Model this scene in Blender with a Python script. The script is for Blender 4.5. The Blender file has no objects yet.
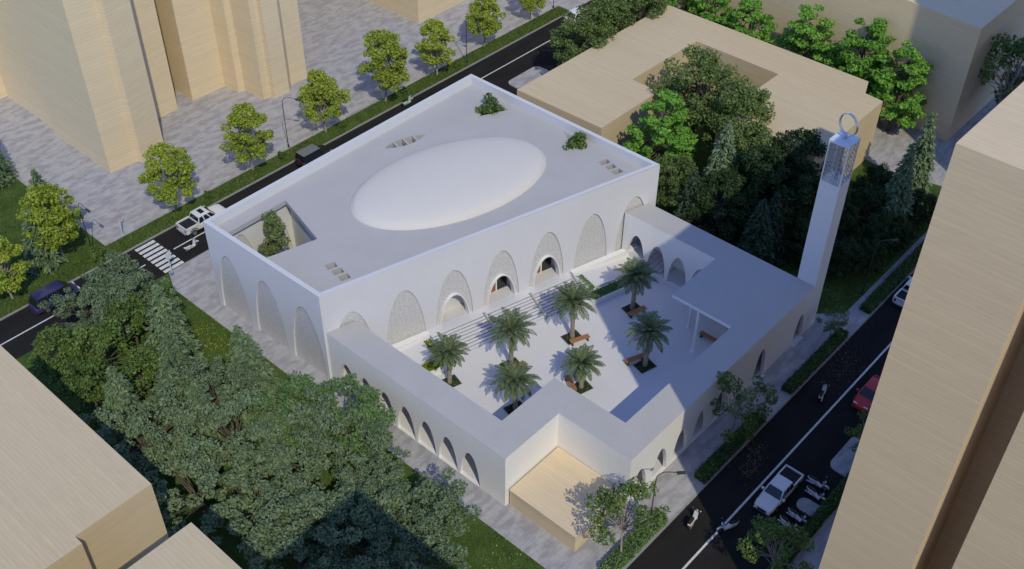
import bpy, math, random
import numpy as np
from math import sin, cos, pi, radians, sqrt

scene = bpy.context.scene
COL = scene.collection
SUN_AZ = (-0.512, -0.859)      # horizontal direction towards the sun
SUN_EL = radians(46.9)

# ------------------------------------------------------------------ materials
def nodes(name):
    m = bpy.data.materials.new(name); m.use_nodes = True
    nt = m.node_tree; b = nt.nodes['Principled BSDF']
    return m, nt, b

def N(nt, t, **kw):
    n = nt.nodes.new(t)
    for k, v in kw.items(): setattr(n, k, v)
    return n

def setv(b, k, v):
    if k in b.inputs: b.inputs[k].default_value = v

def ramp(nt, fac, stops):
    r = N(nt, 'ShaderNodeValToRGB')
    el = r.color_ramp.elements
    while len(el) > 1: el.remove(el[0])
    el[0].position = stops[0][0]; el[0].color = (*stops[0][1], 1)
    for p, c in stops[1:]:
        e = el.new(p); e.color = (*c, 1)
    nt.links.new(fac, r.inputs[0])
    return r.outputs[0]

def coords(nt, scale=(1, 1, 1)):
    tc = N(nt, 'ShaderNodeTexCoord'); mp = N(nt, 'ShaderNodeMapping')
    mp.inputs['Scale'].default_value = scale
    nt.links.new(tc.outputs['Object'], mp.inputs['Vector'])
    return mp.outputs[0]

def noise(nt, vec, scale, detail=5, rough=.55):
    n = N(nt, 'ShaderNodeTexNoise')
    n.inputs['Scale'].default_value = scale; n.inputs['Detail'].default_value = detail
    n.inputs['Roughness'].default_value = rough
    if vec is not None: nt.links.new(vec, n.inputs['Vector'])
    return n.outputs['Fac']

def mixc(nt, fac, a, b, mode='MIX'):
    m = N(nt, 'ShaderNodeMix', data_type='RGBA', blend_type=mode)
    if isinstance(fac, float): m.inputs[0].default_value = fac
    else: nt.links.new(fac, m.inputs[0])
    for s, x in ((6, a), (7, b)):
        if isinstance(x, tuple): m.inputs[s].default_value = (*x, 1)
        else: nt.links.new(x, m.inputs[s])
    return m.outputs[2]

def math_(nt, op, a, b=None):
    m = N(nt, 'ShaderNodeMath', operation=op)
    for i, x in enumerate((a, b)):
        if x is None: continue
        if isinstance(x, (int, float)): m.inputs[i].default_value = x
        else: nt.links.new(x, m.inputs[i])
    return m.outputs[0]

def bump(nt, b, h, strength=.3, dist=.05):
    bp = N(nt, 'ShaderNodeBump')
    bp.inputs['Strength'].default_value = strength; bp.inputs['Distance'].default_value = dist
    nt.links.new(h, bp.inputs['Height']); nt.links.new(bp.outputs[0], b.inputs['Normal'])

def plain(name, c, rough=.6, metal=0, spec=.4, var=.12, vscale=3.):
    m, nt, b = nodes(name)
    v = noise(nt, coords(nt), vscale)
    d = tuple(x * (1 - var) for x in c); l = tuple(min(1, x * (1 + var)) for x in c)
    nt.links.new(ramp(nt, v, [(.3, d), (.7, l)]), b.inputs['Base Color'])
    setv(b, 'Roughness', rough); setv(b, 'Metallic', metal); setv(b, 'Specular IOR Level', spec)
    return m

def plaster(name, c, stain=.10, rough=.75):
    m, nt, b = nodes(name)
    co = coords(nt)
    n1 = noise(nt, co, .35, 6, .6); n2 = noise(nt, co, 9, 3)
    st = noise(nt, coords(nt, (.9, .9, .12)), 1.6, 5)
    base = ramp(nt, n1, [(.3, tuple(x * (1 - stain) for x in c)), (.65, c)])
    base = mixc(nt, .5, base, ramp(nt, n2, [(.35, tuple(x * .93 for x in c)), (.65, tuple(min(1, x * 1.04) for x in c))]))
    base = mixc(nt, math_(nt, 'MULTIPLY', st, .22), base, tuple(x * .8 for x in c))
    nt.links.new(base, b.inputs['Base Color']); setv(b, 'Roughness', rough); setv(b, 'Specular IOR Level', .25)
    bump(nt, b, n2, .08, .02)
    return m

def siding(name, c, period=.30):
    # clad walls: thin horizontal courses; roofs: thin strips running across
    m, nt, b = nodes(name)
    co = coords(nt)
    sx = N(nt, 'ShaderNodeSeparateXYZ'); nt.links.new(co, sx.inputs[0])
    ge = N(nt, 'ShaderNodeNewGeometry')
    sn = N(nt, 'ShaderNodeSeparateXYZ'); nt.links.new(ge.outputs['True Normal'], sn.inputs[0])
    up = math_(nt, 'GREATER_THAN', math_(nt, 'ABSOLUTE', sn.outputs[2]), .5)
    a = N(nt, 'ShaderNodeMix', data_type='FLOAT')
    nt.links.new(up, a.inputs[0]); nt.links.new(sx.outputs[2], a.inputs[2]); nt.links.new(sx.outputs[0], a.inputs[3])
    q = math_(nt, 'DIVIDE', a.outputs[0], period)
    fr = math_(nt, 'FRACT', q); fl = math_(nt, 'FLOOR', q)
    wn = N(nt, 'ShaderNodeTexWhiteNoise', noise_dimensions='1D'); nt.links.new(fl, wn.inputs['W'])
    groove = math_(nt, 'LESS_THAN', fr, .16)
    n1 = noise(nt, co, .22, 5)
    gw = noise(nt, coords(nt, (.45, .45, 7)), 1.5, 5); gr = noise(nt, coords(nt, (7, .45, .45)), 1.5, 5)
    g2 = N(nt, 'ShaderNodeMix', data_type='FLOAT')
    nt.links.new(up, g2.inputs[0]); nt.links.new(gw, g2.inputs[2]); nt.links.new(gr, g2.inputs[3])
    base = ramp(nt, wn.outputs[0], [(0, tuple(x * .965 for x in c)), (1, tuple(x * 1.03 for x in c))])
    base = mixc(nt, math_(nt, 'MULTIPLY', n1, .2), base, tuple(x * .85 for x in c))
    base = mixc(nt, ramp(nt, g2.outputs[0], [(.42, (0, 0, 0)), (.78, (.45, .45, .45))]), base, tuple(x * .74 for x in c))
    base = mixc(nt, math_(nt, 'MULTIPLY', groove, .22), base, tuple(x * .62 for x in c))
    nt.links.new(base, b.inputs['Base Color']); setv(b, 'Roughness', .7); setv(b, 'Specular IOR Level', .25)
    return m

def leafmat(name, c1, c2, c3, trans=.25):
    m, nt, b = nodes(name)
    ge = N(nt, 'ShaderNodeNewGeometry')
    n = noise(nt, coords(nt), .8, 3)
    f = math_(nt, 'ADD', math_(nt, 'MULTIPLY', ge.outputs['Random Per Island'], .7), math_(nt, 'MULTIPLY', math_(nt, 'SUBTRACT', n, .35), .9))
    oi = N(nt, 'ShaderNodeObjectInfo')
    f = math_(nt, 'ADD', f, math_(nt, 'MULTIPLY', math_(nt, 'SUBTRACT', oi.outputs['Random'], .5), .22))
    col = ramp(nt, f, [(.1, c1), (.5, c2), (.95, c3)])
    nt.links.new(col, b.inputs['Base Color'])
    setv(b, 'Roughness', .6); setv(b, 'Specular IOR Level', .25)
    tr = N(nt, 'ShaderNodeBsdfTranslucent'); nt.links.new(col, tr.inputs[0])
    mx = N(nt, 'ShaderNodeMixShader'); mx.inputs[0].default_value = trans
    out = nt.nodes['Material Output']
    nt.links.new(b.outputs[0], mx.inputs[1]); nt.links.new(tr.outputs[0], mx.inputs[2]); nt.links.new(mx.outputs[0], out.inputs[0])
    return m

def paving_mat(name, c, dark):
    m, nt, b = nodes(name)
    co = coords(nt)
    br = N(nt, 'ShaderNodeTexBrick'); nt.links.new(co, br.inputs['Vector'])
    br.inputs['Scale'].default_value = 1.0; br.inputs['Brick Width'].default_value = .9; br.inputs['Row Height'].default_value = .6
    br.inputs['Mortar Size'].default_value = .012; br.inputs['Mortar'].default_value = (*tuple(x * .6 for x in c), 1)
    br.inputs['Color1'].default_value = (*c, 1); br.inputs['Color2'].default_value = (*tuple(x * .9 for x in c), 1)
    n1 = noise(nt, coords(nt, (.8, 1.7, 1)), .75, 6, .62); n2 = noise(nt, co, 4, 4)
    bl = ramp(nt, n1, [(.44, (0, 0, 0)), (.60, (1, 1, 1))])
    base = mixc(nt, math_(nt, 'MULTIPLY', bl, .75), br.outputs[0], dark)
    base = mixc(nt, math_(nt, 'MULTIPLY', n2, .3), base, tuple(x * .75 for x in c))
    nt.links.new(base, b.inputs['Base Color']); setv(b, 'Roughness', .75); setv(b, 'Specular IOR Level', .3)
    bump(nt, b, br.outputs[1], .15, .01)
    return m

def asphalt_mat():
    m, nt, b = nodes('asphalt')
    co = coords(nt)
    n1 = noise(nt, coords(nt, (.3, 1, 1)), .6, 5); n2 = noise(nt, co, 30, 2)
    base = ramp(nt, n1, [(.3, (.017, .016, .0155)), (.7, (.028, .0265, .026))])
    base = mixc(nt, math_(nt, 'MULTIPLY', n2, .5), base, (.026, .026, .026))
    nt.links.new(base, b.inputs['Base Color']); setv(b, 'Roughness', .95); setv(b, 'Specular IOR Level', .03)
    return m

def grass_mat():
    m, nt, b = nodes('grass_ground')
    co = coords(nt)
    n1 = noise(nt, co, .4, 6); n2 = noise(nt, co, 5, 5, .7)
    base = ramp(nt, n1, [(.3, (.055, .095, .022)), (.55, (.09, .145, .034)), (.75, (.13, .165, .05))])
    base = mixc(nt, math_(nt, 'MULTIPLY', n2, .7), base, (.035, .07, .02))
    nt.links.new(base, b.inputs['Base Color']); setv(b, 'Roughness', .9); setv(b, 'Specular IOR Level', .1)
    bump(nt, b, n2, .7, .12)
    return m

def lattice_mat():
    m, nt, b = nodes('perforated_screen')
    co = coords(nt)
    v = N(nt, 'ShaderNodeTexVoronoi'); v.inputs['Scale'].default_value = 7.5
    if 'Randomness' in v.inputs: v.inputs['Randomness'].default_value = .75
    nt.links.new(co, v.inputs['Vector'])
    hole = ramp(nt, v.outputs['Distance'], [(.22, (1, 1, 1)), (.36, (0, 0, 0))])
    base = mixc(nt, hole, (.60, .585, .585), (.36, .35, .35))
    nt.links.new(base, b.inputs['Base Color']); setv(b, 'Roughness', .75)
    bump(nt, b, v.outputs['Distance'], .35, .06)
    return m

def paint(name, c, rough=.3):
    m, nt, b = nodes(name)
    n = noise(nt, coords(nt), 2.2, 4)
    base = mixc(nt, math_(nt, 'MULTIPLY', n, .25), c, tuple(x * .7 + .02 for x in c))
    nt.links.new(base, b.inputs['Base Color']); setv(b, 'Roughness', rough); setv(b, 'Coat Weight', .3)
    return m

M = {}
M['wall'] = plaster('white_plaster', (.83, .81, .80), .05)
M['roof'] = plaster('roof_plaster', (.475, .455, .445), .12)
M['roof_shade'] = plaster('skylight_glazing', (.12, .12, .13), .1, .3)  # dark colour on the recess floors, shade painted in to show depth
M['coping'] = plaster('coping_plaster', (.64, .64, .66), .06)
M['hall'] = plaster('hall_plaster', (.69, .68, .72), .06)
M['riser'] = plain('grey_riser_stone', (.17, .17, .19), .8)  # risers coloured dark to draw the shadow lines between treads
M['dome'] = plaster('dome_plaster', (.66, .62, .575), .04)
M['floor'] = plaster('courtyard_stone', (.67, .655, .68), .10, .6)
M['cream'] = plaster('cream_plaster', (.70, .695, .70), .05)
M['lattice'] = lattice_mat()
M['beige'] = siding('beige_cladding', (.63, .50, .325))
M['annex'] = siding('annex_cladding', (.71, .57, .39), .34)
M['beige_tower'] = siding('tower_cladding', (.74, .60, .395), .42)
M['beige_dark'] = siding('taupe_cladding', (.70, .535, .335))
M['beige_far'] = siding('sand_cladding', (.625, .50, .325), .42)
M['paving'] = paving_mat('grey_paving', (.445, .43, .445), (.255, .245, .265))
M['asphalt'] = asphalt_mat()
M['grass'] = grass_mat()
M['soil'] = plain('soil', (.03, .03, .02), .95)
M['line'] = plain('road_paint', (.62, .61, .58), .7, var=.2, vscale=4)
M['kerb'] = plain('kerb_stone', (.30, .29, .29), .8)
M['bark'] = plain('bark', (.10, .082, .066), .9, var=.35, vscale=6)
M['bark_pale'] = plain('pale_bark', (.30, .275, .25), .9, var=.35, vscale=5)
M['palm_bark'] = plain('palm_bark', (.27, .24, .20), .9, var=.4, vscale=8)
M['l_street'] = leafmat('lime_leaves', (.18, .235, .028), (.335, .42, .05), (.48, .54, .09), .3)
M['l_olive'] = leafmat('olive_leaves', (.09, .13, .065), (.172, .24, .125), (.26, .34, .185), .22)
M['l_bright'] = leafmat('fresh_leaves', (.10, .18, .055), (.165, .275, .10), (.24, .36, .15), .3)
M['l_bush'] = leafmat('mid_green_leaves', (.06, .105, .026), (.115, .19, .045), (.20, .28, .075), .25)
M['l_con'] = leafmat('conifer_needles', (.08, .125, .06), (.155, .225, .115), (.235, .31, .165), .12)
M['l_maple'] = leafmat('bright_maple_leaves', (.10, .24, .03), (.18, .40, .055), (.28, .52, .10), .3)
M['l_dark'] = leafmat('dark_leaves', (.07, .115, .03), (.15, .22, .062), (.24, .31, .10), .28)
M['l_yew'] = leafmat('deep_green_leaves', (.016, .036, .010), (.032, .062, .017), (.06, .095, .03), .15)  # evergreen leaves with the tower's shade put into their colour
M['l_yewcon'] = leafmat('deep_green_needles', (.02, .04, .02), (.04, .068, .036), (.07, .105, .058), .1)  # fir needles darkened the same way, for the firs in shade
M['l_well'] = leafmat('pale_green_leaves', (.09, .13, .04), (.17, .23, .075), (.27, .33, .12), .3)
M['l_palm'] = leafmat('palm_leaves', (.07, .10, .035), (.125, .165, .07), (.19, .23, .11), .15)
M['l_yellow'] = leafmat('yellow_hedge_leaves', (.10, .13, .012), (.20, .24, .02), (.34, .36, .04), .2)
M['l_hedge'] = leafmat('hedge_leaves', (.035, .075, .02), (.07, .135, .032), (.11, .18, .05), .2)
M['blade'] = leafmat('grass_blades', (.07, .115, .025), (.12, .18, .04), (.18, .235, .07), .2)
M['petal'] = plain('yellow_petals', (.62, .52, .12), .7)
M['litter'] = plain('fallen_leaves', (.55, .45, .25), .8, var=.3)
M['wood'] = plain('bench_wood', (.36, .17, .075), .6, var=.3, vscale=9)
M['door'] = plain('door_wood', (.30, .10, .055), .5, var=.2)
M['steel'] = plain('grey_steel', (.30, .32, .34), .35, .7)
M['lattice_metal'] = plain('lilac_grey_metal', (.46, .45, .47), .5, .2)
M['cap'] = plain('blue_grey_paint', (.66, .70, .80), .4)
M['ring'] = plain('blue_grey_metal', (.42, .47, .56), .3, .8)
M['pole'] = plain('lamp_post_paint', (.05, .065, .06), .5, .3)
M['post_white'] = plain('sign_post_paint', (.62, .64, .68), .5)
M['sign_red'] = plain('sign_red', (.55, .12, .10), .5)
M['sign_white'] = plain('sign_white', (.72, .74, .74), .5)
M['sign_blue'] = plain('sign_blue', (.08, .12, .35), .5)
M['lampglass'] = plain('lamp_glass', (.6, .6, .56), .2)
M['white_paint'] = paint('white_car_paint', (.74, .74, .73))
M['black_paint'] = paint('black_car_paint', (.012, .012, .014))
M['roof_grey'] = plain('grey_vinyl_roof', (.16, .165, .17), .6)
M['blue_paint'] = paint('dark_blue_car_paint', (.028, .03, .105))
M['red_paint'] = paint('red_car_paint', (.50, .022, .02))
M['glass'] = plain('car_glass', (.012, .014, .018), .08, 0, .6)
M['tyre'] = plain('tyre_rubber', (.015, .015, .016), .85)
M['rim'] = plain('wheel_rim', (.45, .46, .47), .3, .8)
M['liner'] = plain('bed_liner', (.015, .016, .02), .8)
M['headlight'] = plain('headlight_lens', (.75, .76, .78), .15)
M['taillight'] = plain('tail_light_lens', (.42, .02, .015), .2)
M['chrome'] = plain('chrome', (.6, .6, .62), .15, .9)
M['seat'] = plain('black_seat', (.018, .018, .02), .6)
M['bike_white'] = paint('white_scooter_plastic', (.70, .70, .70))
M['bike_green'] = paint('pale_green_scooter_plastic', (.46, .60, .50))
M['dark_glass'] = plain('dark_glass', (.015, .016, .02), .1, 0, .6)
M['grille'] = plain('black_grille', (.02, .02, .022), .5)

# ------------------------------------------------------------------ mesh building
class MB:
    def __init__(s): s.v = []; s.f = []; s.mi = []
    def vert(s, p): s.v.append((float(p[0]), float(p[1]), float(p[2]))); return len(s.v) - 1
    def face(s, pts, mi=0):
        s.f.append([s.vert(p) for p in pts]); s.mi.append(mi); return s
    def idx(s, ids, mi=0): s.f.append(list(ids)); s.mi.append(mi)
    def box(s, x0, x1, y0, y1, z0, z1, mi=0, fr=None):
        c = [(x, y, z) for z in (z0, z1) for y in (y0, y1) for x in (x0, x1)]
        if fr: c = [fr(*p) for p in c]
        b = len(s.v)
        for p in c: s.vert(p)
        for q in ((0, 2, 3, 1), (4, 5, 7, 6), (0, 1, 5, 4), (1, 3, 7, 5), (3, 2, 6, 7), (2, 0, 4, 6)):
            s.idx([b + i for i in q], mi)
        return s
    def prism(s, poly, z0, z1, mi=0, top=True, bottom=True, mi_top=None):
        n = len(poly); b = len(s.v)
        for z in (z0, z1):
            for p in poly: s.vert((p[0], p[1], z))
        for i in range(n):
            j = (i + 1) % n; s.idx([b + i, b + j, b + n + j, b + n + i], mi)
        if top: s.idx([b + n + i for i in range(n)], mi if mi_top is None else mi_top)
        if bottom: s.idx([b + i for i in reversed(range(n))], mi)
        return s
    def tube(s, path, rad, n=8, mi=0, cap=True):
        path = [np.array(p, float) for p in path]
        if isinstance(rad, (int, float)): rad = [rad] * len(path)
        rings = []; up = None
        for i, p in enumerate(path):
            t = path[min(i + 1, len(path) - 1)] - path[max(i - 1, 0)]
            t /= (np.linalg.norm(t) + 1e-9)
            if up is None:
                up = np.array([1., 0, 0]) if abs(t[0]) < .8 else np.array([0, 1., 0])
            a = up - t * up.dot(t); a /= np.linalg.norm(a) + 1e-9; up = a
            b = np.cross(t, a)
            rings.append([s.vert(p + rad[i] * (a * cos(2 * pi * k / n) + b * sin(2 * pi * k / n))) for k in range(n)])
        for r0, r1 in zip(rings, rings[1:]):
            for k in range(n): s.idx([r0[k], r0[(k + 1) % n], r1[(k + 1) % n], r1[k]], mi)
        if cap: s.idx(rings[0][::-1], mi); s.idx(rings[-1], mi)
        return s
    def ring(s, c, R, r, ax1, ax2, n=32, m=8, mi=0):
        c = np.array(c, float); a = np.array(ax1, float); b = np.array(ax2, float); w = np.cross(a, b)
        rs = []
        for i in range(n):
            d = a * cos(2 * pi * i / n) + b * sin(2 * pi * i / n)
            rs.append([s.vert(c + d * (R + r * cos(2 * pi * k / m)) + w * r * sin(2 * pi * k / m)) for k in range(m)])
        for i in range(n):
            r0, r1 = rs[i], rs[(i + 1) % n]
            for k in range(m): s.idx([r0[k], r1[k], r1[(k + 1) % m], r0[(k + 1) % m]], mi)
        return s
    def disc_cyl(s, c, axis, r, h, n=18, mi=0):
        a = np.array(axis, float); c = np.array(c, float)
        return s.tube([c - a * h / 2, c + a * h / 2], r, n, mi)
    def build(s, name, mats, parent=None, smooth=False, angle=None):
        me = bpy.data.meshes.new(name); me.from_pydata(s.v, [], s.f); 
        if not isinstance(mats, (list, tuple)): mats = [mats]
        for m in mats: me.materials.append(m)
        if len(mats) > 1: me.polygons.foreach_set('material_index', s.mi)
        if smooth: me.polygons.foreach_set('use_smooth', [True] * len(me.polygons))
        me.validate(); me.update()
        return link(name, me, parent)

def link(name, me, parent=None):
    o = bpy.data.objects.new(name, me); COL.objects.link(o)
    if parent: o.parent = parent
    return o

def recalc(o):
    import bmesh
    bm = bmesh.new(); bm.from_mesh(o.data)
    bmesh.ops.remove_doubles(bm, verts=bm.verts, dist=1e-4)
    bmesh.ops.recalc_face_normals(bm, faces=bm.faces); bm.to_mesh(o.data); bm.free()
    return o

def tag(o, label, cat, group=None, kind=None):
    if label: o['label'] = label
    if cat: o['category'] = cat
    if group: o['group'] = group
    if kind: o['kind'] = kind
    return o

def thing(name, label, cat, loc=(0, 0, 0), rz=0, group=None, scale=1):
    o = bpy.data.objects.new(name, None); COL.objects.link(o)
    o.location = loc; o.rotation_euler = (0, 0, rz); o.scale = (scale,) * 3
    o.empty_display_size = .3
    return tag(o, label, cat, group)

def struct(name, mb, mat, label=None):
    o = mb.build(name, mat); o['kind'] = 'structure'
    if label: o['label'] = label
    return o

def dup(src, loc, rz, label, group=None, scale=None):
    r = src.copy(); COL.objects.link(r); r.location = loc; r.rotation_euler = (0, 0, rz)
    if scale: r.scale = (scale,) * 3
    r['label'] = label
    if group: r['group'] = group
    for ch in list(src.children):
        c = ch.copy(); COL.objects.link(c); c.parent = r
        for g in list(ch.children):
            d = g.copy(); COL.objects.link(d); d.parent = c
    return r

def filled(name, loops, z, mat, parent=None, up=True):
    """flat polygon with holes"""
    import bmesh
    bm = bmesh.new(); edges = []
    for lp in loops:
        vs = [bm.verts.new((p[0], p[1], z)) for p in lp]
        for i in range(len(vs)): edges.append(bm.edges.new((vs[i], vs[(i + 1) % len(vs)])))
    bmesh.ops.triangle_fill(bm, use_beauty=True, use_dissolve=False, edges=edges)
    for f in bm.faces:
        if (f.normal.z < 0) == up: f.normal_flip()
    me = bpy.data.meshes.new(name); bm.to_mesh(me); bm.free(); me.materials.append(mat)
    return link(name, me, parent)

# ------------------------------------------------------------------ arches
def arch_z(x, zb, zt, q=.60):
    return zb + (zt - zb) * max(0., 1 - x * x) ** q

class Wall:
    """vertical wall frame: s along, d inward, z up"""
    def __init__(w, o, u, n): w.o = o; w.u = u; w.n = n
    def __call__(w, s, d, z):
        return (w.o[0] + w.u[0] * s + w.n[0] * d, w.o[1] + w.u[1] * s + w.n[1] * d, z)

def curve(a, k=22):
    c, hw, zb, zt = a
    pts = []
    for i in range(k + 1):
        x = -cos(pi * i / k); pts.append((c + hw * x, arch_z(x, zb, zt)))
    return pts

def arch_wall(mb, W, L, z0, z1, arches, depth, through=False, back=False, s0=0., top=True):
    cur = s0
    def skin(d):
        nonlocal cur
        cur = s0
        for a in sorted(arches):
            c, hw, zb, zt = a
            mb.face([W(cur, d, z0), W(c - hw, d, z0), W(c - hw, d, z1), W(cur, d, z1)])
            cv = curve(a)
            for p, q in zip(cv, cv[1:]):
                mb.face([W(p[0], d, p[1]), W(q[0], d, q[1]), W(q[0], d, z1), W(p[0], d, z1)])
            if zb > z0: mb.face([W(c - hw, d, z0), W(c + hw, d, z0), W(c + hw, d, zb), W(c - hw, d, zb)])
            cur = c + hw
        mb.face([W(cur, d, z0), W(L, d, z0), W(L, d, z1), W(cur, d, z1)])
    skin(0)
    for a in arches:
        cv = curve(a); c, hw, zb, zt = a
        for p, q in zip(cv, cv[1:]):
            mb.face([W(p[0], 0, p[1]), W(q[0], 0, q[1]), W(q[0], depth, q[1]), W(p[0], depth, p[1])])
        mb.face([W(c - hw, 0, zb), W(c + hw, 0, zb), W(c + hw, depth, zb), W(c - hw, depth, zb)])
        if not through and back:
            for p, q in zip(cv, cv[1:]):
                mb.face([W(p[0], depth, zb), W(q[0], depth, zb), W(q[0], depth, q[1]), W(p[0], depth, p[1])])
    if through:
        skin(depth)
        if top: mb.face([W(s0, 0, z1), W(L, 0, z1), W(L, depth, z1), W(s0, depth, z1)])
    return mb

def arch_panel(W, a, d, inner=None, mi=0):
    mb = MB(); c, hw, zb, zt = a
    xs = sorted(set([c - hw * cos(pi * i / 22) for i in range(23)] + ([inner[0] - inner[1] * cos(pi * i / 22) for i in range(23)] if inner else [])))
    def zo(s): return arch_z((s - c) / hw, zb, zt)
    def zi(s):
        if inner is None or abs(s - inner[0]) >= inner[1] - 1e-6: return zb
        return max(zb, arch_z((s - inner[0]) / inner[1], inner[2], inner[3]))
    for s, t in zip(xs, xs[1:]):
        m = (s + t) / 2
        if inner and abs(m - inner[0]) < inner[1]:
            a0 = zi(s) if abs(s - inner[0]) < inner[1] - 1e-6 else inner[2]
            a1 = zi(t) if abs(t - inner[0]) < inner[1] - 1e-6 else inner[2]
        else: a0 = a1 = zb
        for dd in (d, d + .08):
            mb.face([W(s, dd, a0), W(t, dd, a1), W(t, dd, zo(t)), W(s, dd, zo(s))], mi)
    return mb

# ------------------------------------------------------------------ camera, sun, sky
def rig():
    yaw, pitch, roll = radians(41.60056), radians(41.01258), radians(-0.524878)
    fw = np.array([cos(yaw) * cos(pitch), sin(yaw) * cos(pitch), -sin(pitch)])
    r = np.cross(fw, [0, 0, 1]); r /= np.linalg.norm(r); d = np.cross(fw, r)
    r2 = cos(roll) * r + sin(roll) * d; d2 = -sin(roll) * r + cos(roll) * d
    cam = bpy.data.cameras.new('camera'); o = bpy.data.objects.new('camera', cam); COL.objects.link(o)
    from mathutils import Matrix
    mt = Matrix(((r2[0], -d2[0], -fw[0], 0), (r2[1], -d2[1], -fw[1], 0), (r2[2], -d2[2], -fw[2], 72), (0, 0, 0, 1)))
    o.matrix_world = mt
    cam.sensor_width = 36; cam.lens = 1104.7646 * 36 / 1024; cam.clip_end = 3000; cam.clip_start = .5
    scene.camera = o
    w = bpy.data.worlds.new('World'); scene.world = w; w.use_nodes = True
    nt = w.node_tree; bg = nt.nodes['Background']
    sky = nt.nodes.new('ShaderNodeTexSky'); sky.sky_type = 'NISHITA'; sky.sun_disc = False
    sky.sun_elevation = SUN_EL
    sky.sun_rotation = math.atan2(SUN_AZ[0], SUN_AZ[1])
    sky.air_density = 1.0; sky.dust_density = 0.0; sky.ozone_density = 4.0
    tint = mixc(nt, 1.0, sky.outputs[0], (.965, .965, 1.2), 'MULTIPLY'); nt.links.new(tint, bg.inputs[0]); bg.inputs[1].default_value = SKY
    l = bpy.data.lights.new('sun', 'SUN'); l.energy = SUN; l.angle = radians(.5); l.color = (1, .935, .68)
    s = bpy.data.objects.new('sun', l); COL.objects.link(s)
    from mathutils import Vector
    dirv = Vector((SUN_AZ[0] * cos(SUN_EL), SUN_AZ[1] * cos(SUN_EL), sin(SUN_EL)))
    s.rotation_euler = dirv.to_track_quat('Z', 'Y').to_euler(); s.location = (0, 0, 120)
    vs = scene.view_settings; vs.view_transform = 'Standard'; vs.look = 'None'; vs.exposure = EXPO; vs.gamma = 1
    try: vs.use_curve_mapping = False
    except Exception: pass
    try: scene.cycles.max_bounces = 6; scene.cycles.use_denoising = True
    except Exception: pass
SUN = 2.03; SKY = .15; EXPO = 0.25
rig()

# ================================================================== GROUND
FAR = 420
def slab(poly, z0, z1): return MB().prism(poly, z0, z1)
def rect(x0, x1, y0, y1): return [(x0, y0), (x1, y0), (x1, y1), (x0, y1)]

g = MB().face([(-FAR, -FAR, -.06), (FAR, -FAR, -.06), (FAR, FAR, -.06), (-FAR, FAR, -.06)])
struct('ground', g, M['soil'])
g = MB().face([(-300, 81.6, 0), (400, 81.6, 0), (400, 87.4, 0), (-300, 87.4, 0)])
g.face([(78, 78, 0), (400, 78, 0), (400, 81.6, 0), (78, 81.6, 0)])
g.face([(110.4, 87.4, 0), (118, 87.4, 0), (118, 89.4, 0), (110.4, 89.4, 0)])
struct('upper_road', g, M['asphalt'])
g = MB().face([(-300, 18.0, 0), (400, 18.0, 0), (400, 26.35, 0), (-300, 26.35, 0)])
struct('lower_road', g, M['asphalt'])
g = MB(); g.box(42.6, 300, 84.27, 84.42, -.02, .008); g.box(-200, 39.2, 84.27, 84.42, -.02, .008)
struct('upper_road_centre_line', g, M['line'])
g = MB(); g.box(-200, 300, 22.95, 23.13, -.02, .008)
struct('lower_road_centre_line', g, M['line'])
g = MB()
for i in range(8):
    y = 81.75 + i * .71
    g.box(39.78, 42.06, y, y + .45, -.02, .009)
struct('zebra_crossing', g, M['line'])
# pavements
struct('plaza_pavement', slab([(38.1, 89.8), (110.4, 89.8), (110.4, 87.55), (118, 87.55), (118, 89.4), (300, 89.4), (300, 260), (38.1, 260)], -.05, .12), M['paving'])
struct('mosque_pavement', slab([(38.9, 29.6), (39.0, 26.35), (300, 26.35), (300, 28.3), (80.5, 28.3), (78.2, 30.5), (78.2, 48), (78.2, 78), (78.2, 81.45), (40, 81.45), (38.9, 79)], -.05, .12), M['paving'])
struct('pavement', slab([(38.9, 26.35), (38.9, 29.6), (38.4, 30.4), (20, 30.4), (-200, 30.4), (-200, 26.35)], -.05, .118), M['paving'])
struct('lower_pavement', slab([(-200, 12), (400, 12), (400, 17.2), (-200, 17.2)], -.05, .12), M['paving'])
g = slab([(106.95, 28.32), (300, 28.32), (300, 77.85), (109.02, 77.85), (109.02, 71.2), (105.05, 36.5)], -.05, .115)
g.prism(rect(78.25, 109.0, 71.2, 77.85), -.05, .115)
struct('far_pavement', g, M['paving'])
struct('kerb', (lambda m: [m.box(-200, 110.4, 87.4, 87.55, -.05, .14), m.box(-200, 300, 26.28, 26.42, -.05, .135), m.box(40, 78.2, 81.38, 81.52, -.05, .135)][0])(MB()), M['kerb'])
# grass
struct('road_verge', slab([(-200, 87.55), (110.3, 87.55), (110.3, 89.78), (-200, 89.78)], -.05, .11), M['grass'])
struct('west_lawn', slab([(-200, 89.79), (38.08, 89.79), (38.08, 260), (-200, 260)], -.05, .10), M['grass'])
struct('lawn', slab([(-200, 30.4), (38.4, 30.4), (38.9, 31), (38.9, 79), (40, 81.45), (-200, 81.45)], -.05, .10), M['grass'])
struct('garden_lawn', slab([(78.25, 30.6), (80.6, 28.35), (106.9, 28.35), (105, 36.5), (109, 71.15), (78.25, 71.15)], -.05, .10), M['grass'])

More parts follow.
